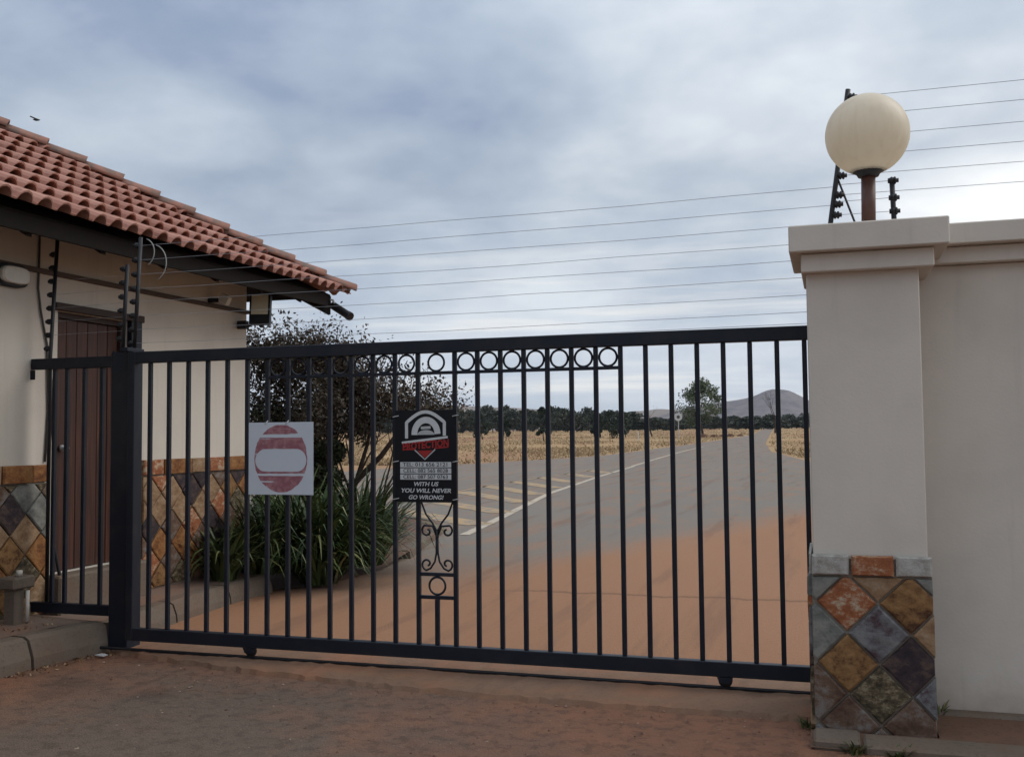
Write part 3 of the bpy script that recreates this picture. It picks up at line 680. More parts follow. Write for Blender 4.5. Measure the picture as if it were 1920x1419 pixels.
def tile_shape(org, sdir, wdir, ndir):
    V = []; n_ = len(PROF)
    for s_, lift in ((-.01, .066), (TL+.05, .0)):
        for th in (0, -.013):
            for w_, h in PROF: V.append(org+sdir*s_+wdir*w_+ndir*(h+lift+th))
    F = []
    for i in range(n_-1):
        F += [(i, i+1, 2*n_+i+1, 2*n_+i), (n_+i+1, n_+i, 3*n_+i, 3*n_+i+1), (n_+i, n_+i+1, i+1, i), (2*n_+i, 2*n_+i+1, 3*n_+i+1, 3*n_+i)]
    F += [(0, 2*n_, 3*n_, n_), (n_-1, 2*n_-1, 4*n_-1, 3*n_-1)]
    return V, F
sd_ = Vector((-cp, 0, sp_)); wd_ = Vector((0, 1, 0)); nd_ = Vector((sp_, 0, cp))
rest = MB(); first = None
def cut(V, F, planes):
    bm = bmesh.new(); vs = [bm.verts.new(v) for v in V]
    for f in F:
        try: bm.faces.new([vs[i] for i in f])
        except ValueError: pass
    for co, no in planes: bmesh.ops.bisect_plane(bm, geom=bm.verts[:]+bm.edges[:]+bm.faces[:], plane_co=co, plane_no=no, clear_outer=True)
    bm.verts.index_update(); r = ([tuple(v.co) for v in bm.verts], [[v.index for v in f.verts] for f in bm.faces]); bm.free(); return r
ncol = int((EY-ENY)/TWD)+2; nrow = int(HALF/cp/TL)+2
for kcol in range(ncol):
    y = EY-(kcol+1)*TWD+.03
    for rw in range(nrow):
        t = rw*TL*cp
        if t > HALF: continue
        if y > EY-t or y+TWD < ENY+t: continue
        org = Vector((EX-t, y, EZ+TP*t)); V, F = tile_shape(org, sd_, wd_, nd_)
        tt = t+(TL+.05)*cp; edge = y+TWD > EY-tt-.02 or y < ENY+tt+.02 or tt > HALF
        if edge:
            V, F = cut(V, F, [((EX, EY, 0), (1, 1, 0)) if False else ((EX, EY, 0), (-1, 1, 0)), ((EX, ENY, 0), (-1, -1, 0)), ((EX-HALF, 0, 0), (-1, 0, 0))])
            if len(F) < 4: continue
        if y > 4.55 and rw < 10:
            if edge: build('roof_tile', V, F, M['tile'], roof)
            elif first is None: first = build('roof_tile', V, F, M['tile'], roof); forg = org
            else: c = first.copy(); link(c); c.location = first.location+(org-forg)+Vector((0, random.uniform(-.004, .004), random.uniform(-.004, .004)))
        else: rest.add(V, F)
# remaining slopes as one mass of tiles
def slope_tiles(org0, sd2, wd2, nd2, length, cutp):
    for kcol in range(int(length/TWD)+1):
        for rw in range(nrow):
            t = rw*TL*cp
            if t > HALF: continue
            w_ = kcol*TWD
            if w_+TWD < t or w_ > length-t: continue
            o2 = org0+wd2*w_+sd2*(rw*TL); V, F = tile_shape(o2, sd2, wd2, nd2)
            tt = t+(TL+.05)*cp
            if w_ < tt+.02 or w_+TWD > length-tt-.02 or tt > HALF: V, F = cut(V, F, cutp)
            if F: rest.add(V, F)
A_ = ((EX, EY, 0), (1, -1, 0)); B_ = ((EXL, EY, 0), (-1, -1, 0))
slope_tiles(Vector((EX, EY, EZ)), Vector((0, -cp, sp_)), Vector((-1, 0, 0)), Vector((0, sp_, cp)), EX-EXL, [A_, B_])
stuff(rest.obj('roof_tile_mass', M['tile'], roof))
def cap_tiles(a, b_, L=.36):
    a, b_ = Vector(a), Vector(b_); t = (b_-a).normalized(); k = int((b_-a).length/L); side = t.cross(Vector((0, 0, 1))).normalized(); up = side.cross(t); n_ = 9; fo = None
    for i in range(k):
        V = []; F = []
        for s_, R_, lf in ((-.01, .142, .034), (L+.05, .118, .005)):
            for th in (0, -.018):
                for j in range(n_):
                    an = PI*(.06+.88*j/(n_-1)); V.append(a+t*(i*L+s_)+side*math.cos(an)*(R_+th)+up*(math.sin(an)*(R_+th)*.85+lf-.02))
        for j in range(n_-1): F += [(j, j+1, 2*n_+j+1, 2*n_+j), (n_+j+1, n_+j, 3*n_+j, 3*n_+j+1), (n_+j, n_+j+1, j+1, j), (2*n_+j, 2*n_+j+1, 3*n_+j+1, 3*n_+j)]
        F += [(0, 2*n_, 3*n_, n_), (n_-1, 2*n_-1, 4*n_-1, 3*n_-1)]
        if i == 0: fo = build('hip_tile', V, F, M['hiptile'], roof, True)
        else: c = fo.copy(); link(c); c.location = fo.location+t*(i*L)
cap_tiles((EX+.03, EY+.03, EZ+.03), (EX-HALF, EY-HALF, zr+.05))
cap_tiles((EX-HALF, EY-HALF, zr+.06), (EX-HALF, ENY+HALF, zr+.06), .4)
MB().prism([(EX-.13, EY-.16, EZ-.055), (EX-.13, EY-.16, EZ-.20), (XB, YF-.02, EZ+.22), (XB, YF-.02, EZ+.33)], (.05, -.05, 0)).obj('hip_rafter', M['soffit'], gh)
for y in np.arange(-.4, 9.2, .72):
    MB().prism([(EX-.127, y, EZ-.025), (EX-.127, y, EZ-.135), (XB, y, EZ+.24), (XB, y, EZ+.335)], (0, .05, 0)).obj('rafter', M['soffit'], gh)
box('eave_shade_board', (EX-.125, ENY+.05, EZ-.115), (EX-.10, EY-.16, EZ-.0), M['soffit'], gh, .003)  # narrow black board standing in for the shade under the tile ends
# wall-hung fittings
M['lampglass'] = material('dusty_opal_glass', lambda g, b: g.mix(g.noise(g.pos(), 20), (.50, .47, .40), (.66, .64, .58)), .3, .5)
bl = thing('bulkhead_light', (XB, 5.86, 2.68), 'oval bulkhead wall light with dark rim at the left edge', 'light')
def oval(cy, cz, a, b_, x0, x1, n=24):
    P = []
    for x, k in ((x0, 1), (x1-.01, 1), (x1, .9)):
        for i in range(n):
            an = 2*PI*i/n; e = lambda v: math.copysign(abs(v)**.6, v)
            P.append((x, cy+a*k*e(math.cos(an)), cz+b_*k*e(math.sin(an))))
    F = [(L*n+i, L*n+(i+1) % n, (L+1)*n+(i+1) % n, (L+1)*n+i) for L in (0, 1) for i in range(n)]+[tuple(2*n+i for i in range(n))]
    return P, F
build('rim', *oval(5.86, 2.675, .155, .085, XB, XB+.05), M['dark'], bl)
build('lens', *oval(5.86, 2.675, .130, .062, XB+.05, XB+.085), M['lampglass'], bl)
fl = thing('floodlight', (-5.45, 8.85, 2.66), 'square floodlight with cream face under the eave at the far wall corner', 'light')
M['cream'] = material('yellowed_lens', lambda g, b: g.mix(g.noise(g.pos(), 14), (.60, .57, .43), (.70, .66, .51)), .35, .4)
Rf = Matrix.Rotation(math.radians(-28), 3, 'Z') @ Matrix.Rotation(math.radians(10), 3, 'X')
def rbox(name, lo, hi, mt, par, R_, c, bev=.004):
    qq = MB().box(lo, hi, bev); qq.V = [tuple(R_ @ Vector(v)+Vector(c)) for v in qq.V]; return qq.obj(name, mt, par)
fc = (-5.405, 8.86, 2.755)
Rf = Matrix.Rotation(math.radians(18), 3, 'Z') @ Matrix.Rotation(math.radians(-8), 3, 'X')
rbox('housing', (-.10, -.04, -.15), (.105, .04, .15), M['dark'], fl, Rf, fc)
rbox('lens', (-.08, -.046, -.055), (.085, -.0405, .145), M['cream'], fl, Rf, fc, .001)
rbox('bracket', (-.02, .041, -.16), (.02, .10, -.10), M['dark'], fl, Rf, fc)
MB().tube([(-5.65, 8.87, 2.60), (-5.55, 8.87, 2.60), (-5.47, 8.87, 2.63)], .018, 8).obj('arm', M['dark'], fl, True)
rbox('junction_box', (-.05, -.03, -.04), (.05, .03, .04), M['dark'], fl, Matrix.Identity(3), (-5.59, 8.84, 2.61))
cc = thing('cctv_camera', (-4.9, 9.65, 2.93), 'small bullet security camera under the roof corner', 'camera')
a, b_ = Vector((-5.0, 9.63, 2.872)), Vector((-4.75, 9.52, 2.735)); dr_ = (b_-a).normalized()
MB().tube([a, b_], .042, 14).obj('body', M['dark'], cc)
MB().tube([b_-dr_*.03, b_+dr_*.014], .046, 14).obj('hood', M['dark'], cc)
MB().tube([(-5.012, 9.57, 2.925), (-4.985, 9.60, 2.925), a+dr_*.06], .012, 8).obj('bracket', M['signwhite'], cc)
st = thing('spotlight', (XB+.03, 8.37, 2.79), 'small square spotlight standing on the brown wall moulding', 'light')
rbox('head', (-.05, -.03, -.04), (.05, .03, .045), M['lampglass'], st, Matrix.Rotation(.5, 3, 'Y'), (XB+.14, 8.40, 2.81))
MB().tube([(XB, 8.34, 2.80), (XB+.09, 8.36, 2.80)], .022, 8).obj('arm', M['dark'], st)
kb = MB(); kb.tube([(XB+.012, 6.15, 3.1), (XB+.012, 6.14, 2.62), (XB+.012, 6.17, 2.45), (XB+.012, 6.24, 2.2), (XB+.012, 6.26, 1.7), (XB+.012, 6.235, 1.32)], .008, 6)
tag(kb.obj('wall_cable', M['cable'], None, True), 'thin grey cable running down the gatehouse wall left of the door', 'cable')
kb = MB(); kb.tube([(XB+.02, 6.31, 1.95), (XB+.03, 6.29, 1.6), (XB+.05, 6.30, 1.1), (XB+.06, 6.28, .7), (XB+.09, 6.33, .42), (XB+.14, 6.40, .24)], .013, 6)
tag(kb.obj('conduit', M['dark'], None, True), 'black conduit drooping down beside the timber door', 'conduit')

# ------------------------------------------------------------------ raised pavement, kerbs, planting bed
OUT = [(-5.02, 2.44), (-5.05, 4.2), (-5.06, 5.2), (-5.03, 5.6), (-4.96, 5.9), (-4.90, 6.03)]
IN = [(-4.95, 6.20), (-5.08, 6.7), (-5.16, 7.4), (-5.22, 8.2), (-5.2, 8.7)]
pts = OUT+IN
V = []; F = []
for (x, y) in pts:
    z = .205 if y < 6.1 else .17
    V += [(XB+.0, y, z+.02), ((XB+x)/2-.08, y, z+.008), (x-.13, y, z)]
for i in range(len(pts)-1):
    for j in (0, 1): F.append((i*3+j, i*3+j+1, (i+1)*3+j+1, (i+1)*3+j))
pav = structure(build('pavement', V, F, M['pavement']))
def kerb_run(path, seg, h, wtop, batter, parent, bevel=.02):
    d_ = [0]
    for a, b_ in zip(path, path[1:]): d_.append(d_[-1]+math.dist(a, b_))
    P = lambda s_: (float(np.interp(s_, d_, [p[0] for p in path])), float(np.interp(s_, d_, [p[1] for p in path])))
    s_ = 0
    while s_ < d_[-1]-.05:
        e = min(s_+seg, d_[-1]); cs = [(batter, -.03), (batter*.85, h*.35), (.012, h-bevel), (-bevel*1.4, h), (-wtop, h+.003), (-wtop, -.03)]; V = []; F = []; k = 6
        ss = np.linspace(s_+.012, e-.012, 5)
        for t in ss:
            p = P(t); p2 = P(t+.02); tt = Vector((p2[0]-P(t-.02)[0], p2[1]-P(t-.02)[1])).normalized(); nn = Vector((tt.y, -tt.x))
            for off, z in cs: V.append((p[0]+nn.x*off, p[1]+nn.y*off, z+random.uniform(-.004, .004)))
        for i in range(4):
            for j in range(k): F.append((i*k+j, i*k+(j+1) % k, (i+1)*k+(j+1) % k, (i+1)*k+j))
        F += [tuple(range(k))[::-1], tuple(4*k+j for j in range(k))]
        build('kerb_stone', V, F, M['kerb'], parent); s_ = e
kerb_run(OUT, 1.0, .2, .14, .06, pav)
kerb_run(IN, .9, .165, .14, .05, pav)
BED = [(-5.2, 8.7), (-5.0, 8.95), (-4.86, 9.4), (-4.8, 10.4), (-4.9, 11.4), (-5.3, 13.0), (-5.7, 14.6), (-6.2, 15.6), (-7.0, 16.2), (-8.0, 16.1), (-8.8, 15.2), (-9.0, 13), (-9.0, 9.02)]
V = [(x, y, (.085 if y > 11 or x < -6 else .015)+random.uniform(-.008, .008)) for x, y in BED]+[(-6.8, 11.5, .13)]; k = len(BED)
F = [(i, (i+1) % k, k) for i in range(k)]
bed = structure(build('planting_bed', V, F, M['bed']))
kerb_run(BED[4:-1], .9, .10, .12, .02, bed, .015)
# garden tap standpipe
tp = thing('garden_tap', (-5.42, 5.78, .2), 'concrete block standpipe with white pipe in front of the slate base', 'tap')
MB().box((-5.50, 5.71, .2), (-5.40, 5.80, .455), .008).obj('block_post', M['kerb'], tp)
MB().box((-5.52, 5.67, .456), (-5.37, 5.87, .54), .012).obj('block_head', M['kerb'], tp)
M['pvc'] = material('white_pvc', lambda g, b: g.mix(g.noise(g.pos(), 25), (.42, .38, .32), (.56, .52, .46)), .5, .3)
MB().tube([(-5.375, 5.80, .225), (-5.375, 5.80, .44)], .013, 10).obj('pipe', M['pvc'], tp, True)
MB().tube([(-5.43, 5.78, .541), (-5.43, 5.78, .58)], .02, 10).obj('pipe_cap', M['pvc'], tp, True)

# ------------------------------------------------------------------ vegetation helpers
def leaves(C_, size, lw_=.5, up=0.0):
    """diamond leaves at centres C_ (n,3)"""
    n_ = len(C_); a = rng.normal(size=(n_, 3)); a /= np.linalg.norm(a, axis=1)[:, None]
    if up: a[:, 2] = np.abs(a[:, 2])+up; a /= np.linalg.norm(a, axis=1)[:, None]
    r_ = rng.normal(size=(n_, 3)); b_ = np.cross(a, r_); b_ /= np.linalg.norm(b_, axis=1)[:, None]
    s_ = (size*rng.uniform(.6, 1.3, n_))[:, None]
    V = np.stack([C_-a*s_*.5, C_+b_*s_*lw_*.5, C_+a*s_*.5, C_-b_*s_*lw_*.5], 1).reshape(-1, 3)
    return V, [(4*i, 4*i+1, 4*i+2, 4*i+3) for i in range(n_)]
def cloud(centres, radii, n_, squash=.8):
    k = rng.integers(0, len(centres), n_); c = np.asarray(centres)[k]; r_ = np.asarray(radii)[k]
    v = rng.normal(size=(n_, 3)); v /= np.linalg.norm(v, axis=1)[:, None]; v *= (rng.uniform(0, 1, n_)**.45)[:, None]*r_[:, None]; v[:, 2] *= squash
    return c+v
def grow(mb, p, d_, L, r_, depth, tips, spread=.6, sides=5, bend=.15, up=.12, ratio=.74, kids=(2, 3)):
    P = [p]; R_ = [r_]
    for i in range(3):
        d_ = (d_+Vector([random.uniform(-bend, bend) for _ in range(3)])+Vector((0, 0, up*.3))).normalized(); P.append(P[-1]+d_*L/3); R_.append(r_*(1-.13*(i+1)))
    mb.tube(P, R_, sides, depth == 0)
    if depth == 0: tips.append(P[-1]); tips.append(P[-2]); return
    if depth <= 1: tips.append(P[-1])
    for k in range(random.randint(*kids)):
        ax = d_.orthogonal().normalized(); ax.rotate(Matrix.Rotation(random.uniform(0, 2*PI), 3, d_))
        nd = (d_+ax*random.uniform(.5, 1)*spread*1.3+Vector((0, 0, up))).normalized()
        grow(mb, P[-1] if k else P[-1], nd, L*ratio*random.uniform(.8, 1.15), R_[-1]*.72, depth-1, tips, spread, max(3, sides-1), bend, up, ratio, kids)

# dry brown shrub behind the gatehouse corner
sh = thing('dry_shrub', (-5.35, 11.2, .1), 'tall dark brown half bare shrub behind the white faded sign', 'shrub')
bk = MB(); tips = []
random.seed(21)
base = Vector((-5.8, 11.2, .08))
for dd in ((-.30, .1, 1), (.05, -.1, 1.1), (.75, .25, .85), (-.65, 0, .85), (-.1, .4, 1), (.45, -.1, 1.0), (.95, .1, .75), (-.45, -.2, 1)):
    d_ = Vector(dd).normalized(); grow(bk, base+Vector((dd[0]*.1, dd[1]*.1, 0)), d_, .84, .034, 4, tips, .52, 6, .14, .12, .73, (2, 3))
bk.tube([(-5.78, 11.15, .1), (-5.68, 11.12, .55), (-5.45, 11.1, .95), (-5.12, 11.1, 1.25), (-4.85, 11.15, 1.62), (-4.7, 11.2, 1.95)], [.05, .045, .04, .032, .022, .012], 7)
bk.tube([(-5.45, 11.1, .95), (-5.3, 11.1, 1.4), (-5.25, 11.15, 1.8)], [.03, .022, .012], 6)
bk.obj('branches', M['twig'], sh)
tw = MB()
for _ in range(90):
    x = random.uniform(-6.95, -4.5); z = 2.62 if x < -5.9 else 2.62-(x+5.9)*.5; p = Vector((x, 11.2+random.uniform(-.3, .3), z-random.uniform(.0, .5))); q = p+Vector((random.uniform(-.12, .16), random.uniform(-.1, .1), random.uniform(.18, .42)))
    tw.tube([p, (p+q)/2+Vector((random.uniform(-.03, .03), 0, 0)), q], [.006, .0045, .002], 3)
    tips += [q, (p+q)/2]
tw.obj('twigs', M['twig'], sh)
T_ = np.array([t[:] for t in tips])
den = T_[rng.integers(0, len(T_), 17000)]+rng.normal(size=(17000, 3))*.085
keep = rng.uniform(size=len(den)) < np.where(den[:, 0] > -4.9, .4, np.where(den[:, 0] > -5.5, .65, 1.0))
den = den[keep]; den = den[den[:, 2] > .9]
crn = cloud([(-6.9, 11.1, 2.5), (-6.6, 11.3, 2.35), (-6.3, 11.1, 2.45), (-6.0, 11.3, 2.45), (-5.8, 11.1, 2.2), (-5.55, 11.2, 2.05), (-5.25, 11.2, 1.9), (-4.95, 11.3, 1.85), (-4.65, 11.2, 1.8), (-6.7, 11.2, 2.0), (-6.2, 11.2, 1.9), (-5.75, 11.2, 1.75), (-5.35, 11.1, 1.6), (-6.5, 11.0, 1.5), (-6.0, 11.0, 1.45)], [.36, .36, .34, .32, .32, .3, .27, .24, .22, .4, .4, .34, .26, .4, .34], 24000, .95)
crn = crn[rng.uniform(size=len(crn)) < np.clip((-crn[:, 0]-4.3)/1.5, .25, 1)]
den = np.concatenate([den, crn])
build('leaf', *leaves(den, .05, .5), M['brownleaf'], sh)['kind'] = 'stuff'
lowg = cloud([(-6.3, 11.0, 1.1), (-6.0, 10.9, .8), (-6.6, 11.1, 1.6), (-5.75, 10.85, 1.0), (-5.7, 10.9, 1.3), (-6.4, 10.9, .6)], [.42, .36, .42, .24, .2, .36], 9500)
build('leaf', *leaves(lowg, .06, .55), M['darkgreen'], sh)['kind'] = 'stuff'

# strap-leaved clumps
def strap_clump(loc, n_, L, spread, label):
    V = []; F = []
    for i in range(n_):
        a = random.uniform(0, 2*PI); r_ = random.uniform(0, spread)*.6; l = L*random.uniform(.55, 1.15); wd = random.uniform(.012, .024)
        p = Vector((loc[0]+r_*math.cos(a), loc[1]+r_*math.sin(a), loc[2])); aa = a+random.uniform(-.7, .7)
        lean = random.uniform(.05, .75); droop = random.uniform(.8, 2.6); h = Vector((math.cos(aa), math.sin(aa), 0)); sd2 = Vector((-h.y, h.x, 0)); k = len(V); n2 = 7; th = lean
        for j in range(n2):
            t = j/(n2-1); w_ = wd*(1-.95*t**2.2)*(.65 if j == 0 else 1); V += [p+sd2*w_, p-sd2*w_]
            dv = h*math.sin(th)+Vector((0, 0, math.cos(th))); p = p+dv*l/(n2-1); th += droop/(n2-1)*(.5+t*1.3)
            if p.z < loc[2]+.02: p.z = loc[2]+.02
        for j in range(n2-1): F.append((k+2*j, k+2*j+1, k+2*j+3, k+2*j+2))
    t_ = thing('strap_leaf_plant', loc, label, 'plant', 'green strap leaved plants in the bed')
    o = build('foliage', V, F, M['strap'], t_); stuff(o)
random.seed(5)
strap_clump((-4.98, 9.28, .09), 620, 1.15, .42, 'large green strap leaved clump at the driveway corner of the bed')
strap_clump((-4.93, 10.15, .09), 520, 1.15, .42, 'bright green strap leaved clump on the right end of the planting bed')
strap_clump((-5.42, 9.62, .09), 480, 1.2, .4, 'tall green strap leaved clump under the dry brown shrub')
strap_clump((-4.88, 9.12, .03), 260, .85, .3, 'low drooping strap leaved clump spilling onto the driveway')
strap_clump((-5.36, 8.86, .15), 380, .95, .34, 'dark strap leaved clump directly in front of the slate clad corner')
strap_clump((-5.40, 8.25, .17), 170, .72, .22, 'thin loose strap leaved clump nearest the timber door')

# ------------------------------------------------------------------ far trees and bushes
def tree_mesh(name, h, wdt, seed, mt, n_leaf, ls, trunk_h, trunk_r, nclump=16, squash=.8):
    random.seed(seed); mbk = MB(); tp_ = []
    grow(mbk, Vector((0, 0, 0)), Vector((random.uniform(-.1, .1), random.uniform(-.1, .1), 1)).normalized(), max(trunk_h, h*.22), trunk_r, 3, tp_, .75, 7, .12, .15, .8, (2, 3))
    cs = []; rs_ = []
    for i in range(nclump):
        a = random.uniform(0, 2*PI); q_ = math.sqrt(random.random()); zz = random.random()
        pr = math.sin(PI*min(1, .22+.72*zz))
        cs.append((q_*wdt*.40*pr*math.cos(a), q_*wdt*.40*pr*math.sin(a), trunk_h+(h-trunk_h)*(.1+.78*zz))); rs_.append(wdt*random.uniform(.09, .17))
    return mbk, cloud(cs, rs_, n_leaf, squash), cs
def make_tree(name, loc, label, cat, h, wdt, seed, mt, n_leaf=900, ls=.4, trunk_h=1.0, trunk_r=.15, nclump=16, group=None, squash=.8):
    t = thing(name, loc, label, cat, group); mbk, C_, _ = tree_mesh(name, h, wdt, seed, mt, n_leaf, ls, trunk_h, trunk_r, nclump, squash)
    L = np.array(loc); s_ = max(0.001, 1); zmax = max(v[2] for v in mbk.V); k = min(1, h*.8/zmax); xm = max(max(abs(v[0]), abs(v[1])) for v in mbk.V); kx = min(1, wdt*.42/xm)
    build('trunk', [(v[0]*kx+L[0], v[1]*kx+L[1], v[2]*k+L[2]-.05) for v in mbk.V], mbk.F, M['bark'], t)
    V, F = leaves(C_+L, ls, .6); stuff(build('crown', V, F, mt, t)); return t
def at(px, dist):     # ground point seen under an azimuth of the view, at a distance
    a = -YAW+math.atan((px-960)/1900); x, y = dist*math.sin(a), dist*math.cos(a); return (x, y, zt(y)-.03)
make_tree('tree', at(1316, 150), 'tall airy green tree standing beside the far end of the road', 'tree', 8.9, 8.4, 3, M['treegreen'], 4600, .34, 1.4, .2, 44, None, .8)
scr = [(1018, 116, 4.1, 2.5), (1117, 108, 3.1, 2.1), (948, 122, 3.2, 1.6), (1147, 128, 4.2, 4.4), (903, 135, 3.9, 3.2), (1172, 140, 3.2, 3.2)]
lab = ['dense dark green bush alone in the dry grass between two gate bars', 'small dark bush in the dry grass close to the road', 'narrow dark bush standing in the dry grass right of the black sign', 'broad green bush at the edge of the dry field', 'round dark bush nearest the black sign in the field', 'low olive bush right of the broad green bush']
for i, (px, dd, h, wd) in enumerate(scr):
    make_tree('bush', at(px, dd), lab[i], 'bush', h, wd, 40+i, M['scrub'], 1500, .34, .25, .09, 14, 'bushes in the dry field', 1.0)
random.seed(33)
protos = []
rowspec = []
px = 560
while px < 1560:
    dd = random.uniform(235, 300); hh = random.uniform(5.4, 7.8) if px < 960 else (random.uniform(4.6, 6.6) if px < 1180 else random.uniform(2.8, 4.2)); rowspec.append((px, dd, hh)); px += random.uniform(9, 14)
for i in range(5):
    rowi = rowspec[i]; t = make_tree('tree', at(rowi[0], rowi[1]), 'dark green tree in the distant tree line behind the dry field', 'tree', 6.0, 7.8, 70+i, M['fargreen'], 1300, .75, .0, .12, 20, 'distant tree line')
    t.scale = (1, 1, rowi[2]/6); protos.append(t)
for i, (px, dd, hh) in enumerate(rowspec[5:]):
    s_ = random.choice(protos); c = copy_tree(s_); c.location = at(px, dd); c.rotation_euler.z = random.uniform(0, 6.28); k = random.uniform(.85, 1.2); c.scale = (k, k, hh/6)
# bare trees
def bare(loc, h, seed, label, lean):
    random.seed(seed); t = thing('bare_tree', loc, label, 'tree', 'leafless trees'); q = MB(); tp_ = []
    grow(q, Vector(loc), Vector((lean, 0, 1)).normalized(), h*.36, h*.028, 4, tp_, .6, 5, .14, .14, .72, (2, 3)); q.obj('trunk', M['twig'], t)
bare(at(1452, 170), 6.6, 4, 'leafless tree in front of the peaked hill', .1)
bare(at(1222, 140), 4.6, 9, 'leafless leaning tree left of the round road sign', -.35)
# round road sign
rl = at(1271, 118); rs_ = thing('road_sign', rl, 'round white road sign on a thin pole left of the tall tree', 'road sign')
zc = rl[2]+2.55; MB().tube([rl, (rl[0], rl[1], zc+.3)], .05, 8).obj('pole', M['signgrey'], rs_)
MB().lathe([(0, -.02), (.46, -.02), (.46, .0), (0, .0)], (rl[0], rl[1]-.06, zc), 24, 1).obj('face', M['signwhite'], rs_)
MB().lathe([(0, 0), (.19, 0), (.19, .006), (0, .006)], (rl[0], rl[1]-.092, zc), 16, 1).obj('symbol', M['cable'], rs_)
# boulders and marker posts
def boulder(loc, s_, label):
    bm = bmesh.new(); bmesh.ops.create_icosphere(bm, subdivisions=2, radius=1)
    V = [(loc[0]+v.co.x*s_*1.2*random.uniform(.85, 1.15), loc[1]+v.co.y*s_*random.uniform(.85, 1.15), loc[2]+max(v.co.z, -.25)*s_*.8*random.uniform(.85, 1.15)) for v in bm.verts]; F = [[v.index for v in f.verts] for f in bm.faces]; bm.free()
    tag(build('boulder', V, F, M['rock']), label, 'rock', 'rocks at the road verge')
M['rock'] = material('red_brown_rock', lambda g, b: g.mix(g.noise(g.pos(), 2, 4), (.06, .035, .026), (.17, .09, .06)), .9, .1)
for px, dd, s_, lb in ((1316, 128, .62, 'largest dark rock at the foot of the tall tree'), (1338, 131, .45, 'reddish rock right of the tall tree trunk'), (1352, 134, .4, 'small red brown rock beside the far road edge'), (1367, 136, .45, 'upright red rock near the end of the road'), (1386, 138, .36, 'smallest rock at the far end of the road')): boulder(at(px, dd), s_, lb)
for px, dd, lb in ((1195, 112, 'white marker post in the dry grass left of the road'), (1519, 62, 'white marker post on the right verge beside the pillar')):
    l = at(px, dd); t = MB().tube([l, (l[0], l[1], l[2]+.9)], .06, 8).lathe([(.0, .9), (.075, .9), (.05, 1.0), (0, 1.02)], l, 8); tag(t.obj('marker_post', M['signwhite']), lb, 'post', 'white marker posts')

# dry grass in the veld
N_ = 90000; yy = 46+(rng.uniform(size=N_)**1.6)*170; ax = rng.uniform(-.62, .12, N_); xx = yy*ax
le = np.interp(yy, [p[0] for p in LE], [p[1] for p in LE]); re = np.interp(yy, [p[0] for p in RE], [p[1] for p in RE])
k = (xx < le-.3) | (xx > re+.3); pn = np.sin(xx*.35+1.3*np.sin(yy*.11))+np.sin(yy*.23+xx*.12)
k &= rng.uniform(size=N_) < np.clip(.55+.4*pn, .08, 1); xx, yy = xx[k], yy[k]; n_ = len(xx)
zz = np.array([zt(y) for y in yy])-.03; hh = rng.uniform(.04, .20, n_); ww = rng.uniform(.02, .055, n_); an = rng.uniform(0, PI, n_); lx, ly_ = rng.normal(size=(2, n_))*.10
V = np.stack([np.stack([xx-ww*np.cos(an), yy-ww*np.sin(an), zz], 1), np.stack([xx+ww*np.cos(an), yy+ww*np.sin(an), zz], 1), np.stack([xx+lx+ww*.7*np.cos(an), yy+ly_, zz+hh], 1), np.stack([xx+lx-ww*.5*np.cos(an), yy+ly_, zz+hh*.8], 1)], 1).reshape(-1, 3)
o = stuff(build('dry_grass', V, [(4*i, 4*i+1, 4*i+2, 4*i+3) for i in range(n_)], M['drygrass'])); tag(o, 'pale dry grass covering the field beyond the road', 'grass')

# hills
def hill(name, px, dist, prof, depth, mt, label, seed):
    a = -YAW+math.atan((px-960)/1900); c = Vector((dist*math.sin(a), dist*math.cos(a), 0)); lat = Vector((math.cos(a), -math.sin(a), 0)); fw = Vector((math.sin(a), math.cos(a), 0))
    us = np.linspace(prof[0][0], prof[-1][0], 90); vs = np.linspace(-1, 1, 31); V = []; F = []; rs = random.Random(seed); ph = [rs.uniform(0, 6) for _ in range(8)]
    for v in vs:
        for u in us:
            h = float(np.interp(u, [p[0] for p in prof], [p[1] for p in prof])); f = math.cos(v*PI/2)**.85 if abs(v) < 1 else 0
            nz = sum(math.sin(u*fr*.011+ph[i]+v*(2+i))*am for i, (fr, am) in enumerate(((1, .03), (2.3, .03), (5.1, .022), (9.7, .016))))
            p = c+lat*u+fw*v*depth; V.append((p.x, p.y, zt(p.y)-2+(h*(1+nz*min(1, abs(v)*3+.25)))*f))
    n_ = len(us)
    for j in range(30):
        for i in range(n_-1): F.append((j*n_+i, j*n_+i+1, (j+1)*n_+i+1, (j+1)*n_+i))
    o = structure(build(name, V, F, mt, None, True)); o['label'] = label
S_ = 1500/1900
hill('hill', 1455, 1500, [(u*S_, h*S_) for u, h in ((-330, 0), (-220, 26), (-150, 44), (-110, 49), (-85, 52), (-60, 56), (-38, 60), (-22, 66), (-10, 70), (12, 71), (26, 69), (42, 60), (60, 50), (80, 45), (130, 38), (230, 30), (420, 10), (520, 0))], 260, M['hill'], 'rocky peaked hill on the right of the horizon', 3)
S_ = 2300/1900
hill('hill', 1215, 2300, [(u*S_, h*S_) for u, h in ((-300, 6), (-150, 20), (-60, 30), (-20, 37), (20, 41), (60, 38), (140, 34), (300, 26), (500, 8))], 300, M['hillfar'], 'low rounded brown hill behind the tall tree', 5)
hill('hill', 900, 2300, [(u*S_, h*S_) for u, h in ((-420, 40), (-200, 50), (-60, 51), (0, 49), (60, 46), (120, 40), (200, 34), (330, 18), (420, 0))], 300, M['hillfar'], 'long low brown ridge on the left of the horizon', 6)

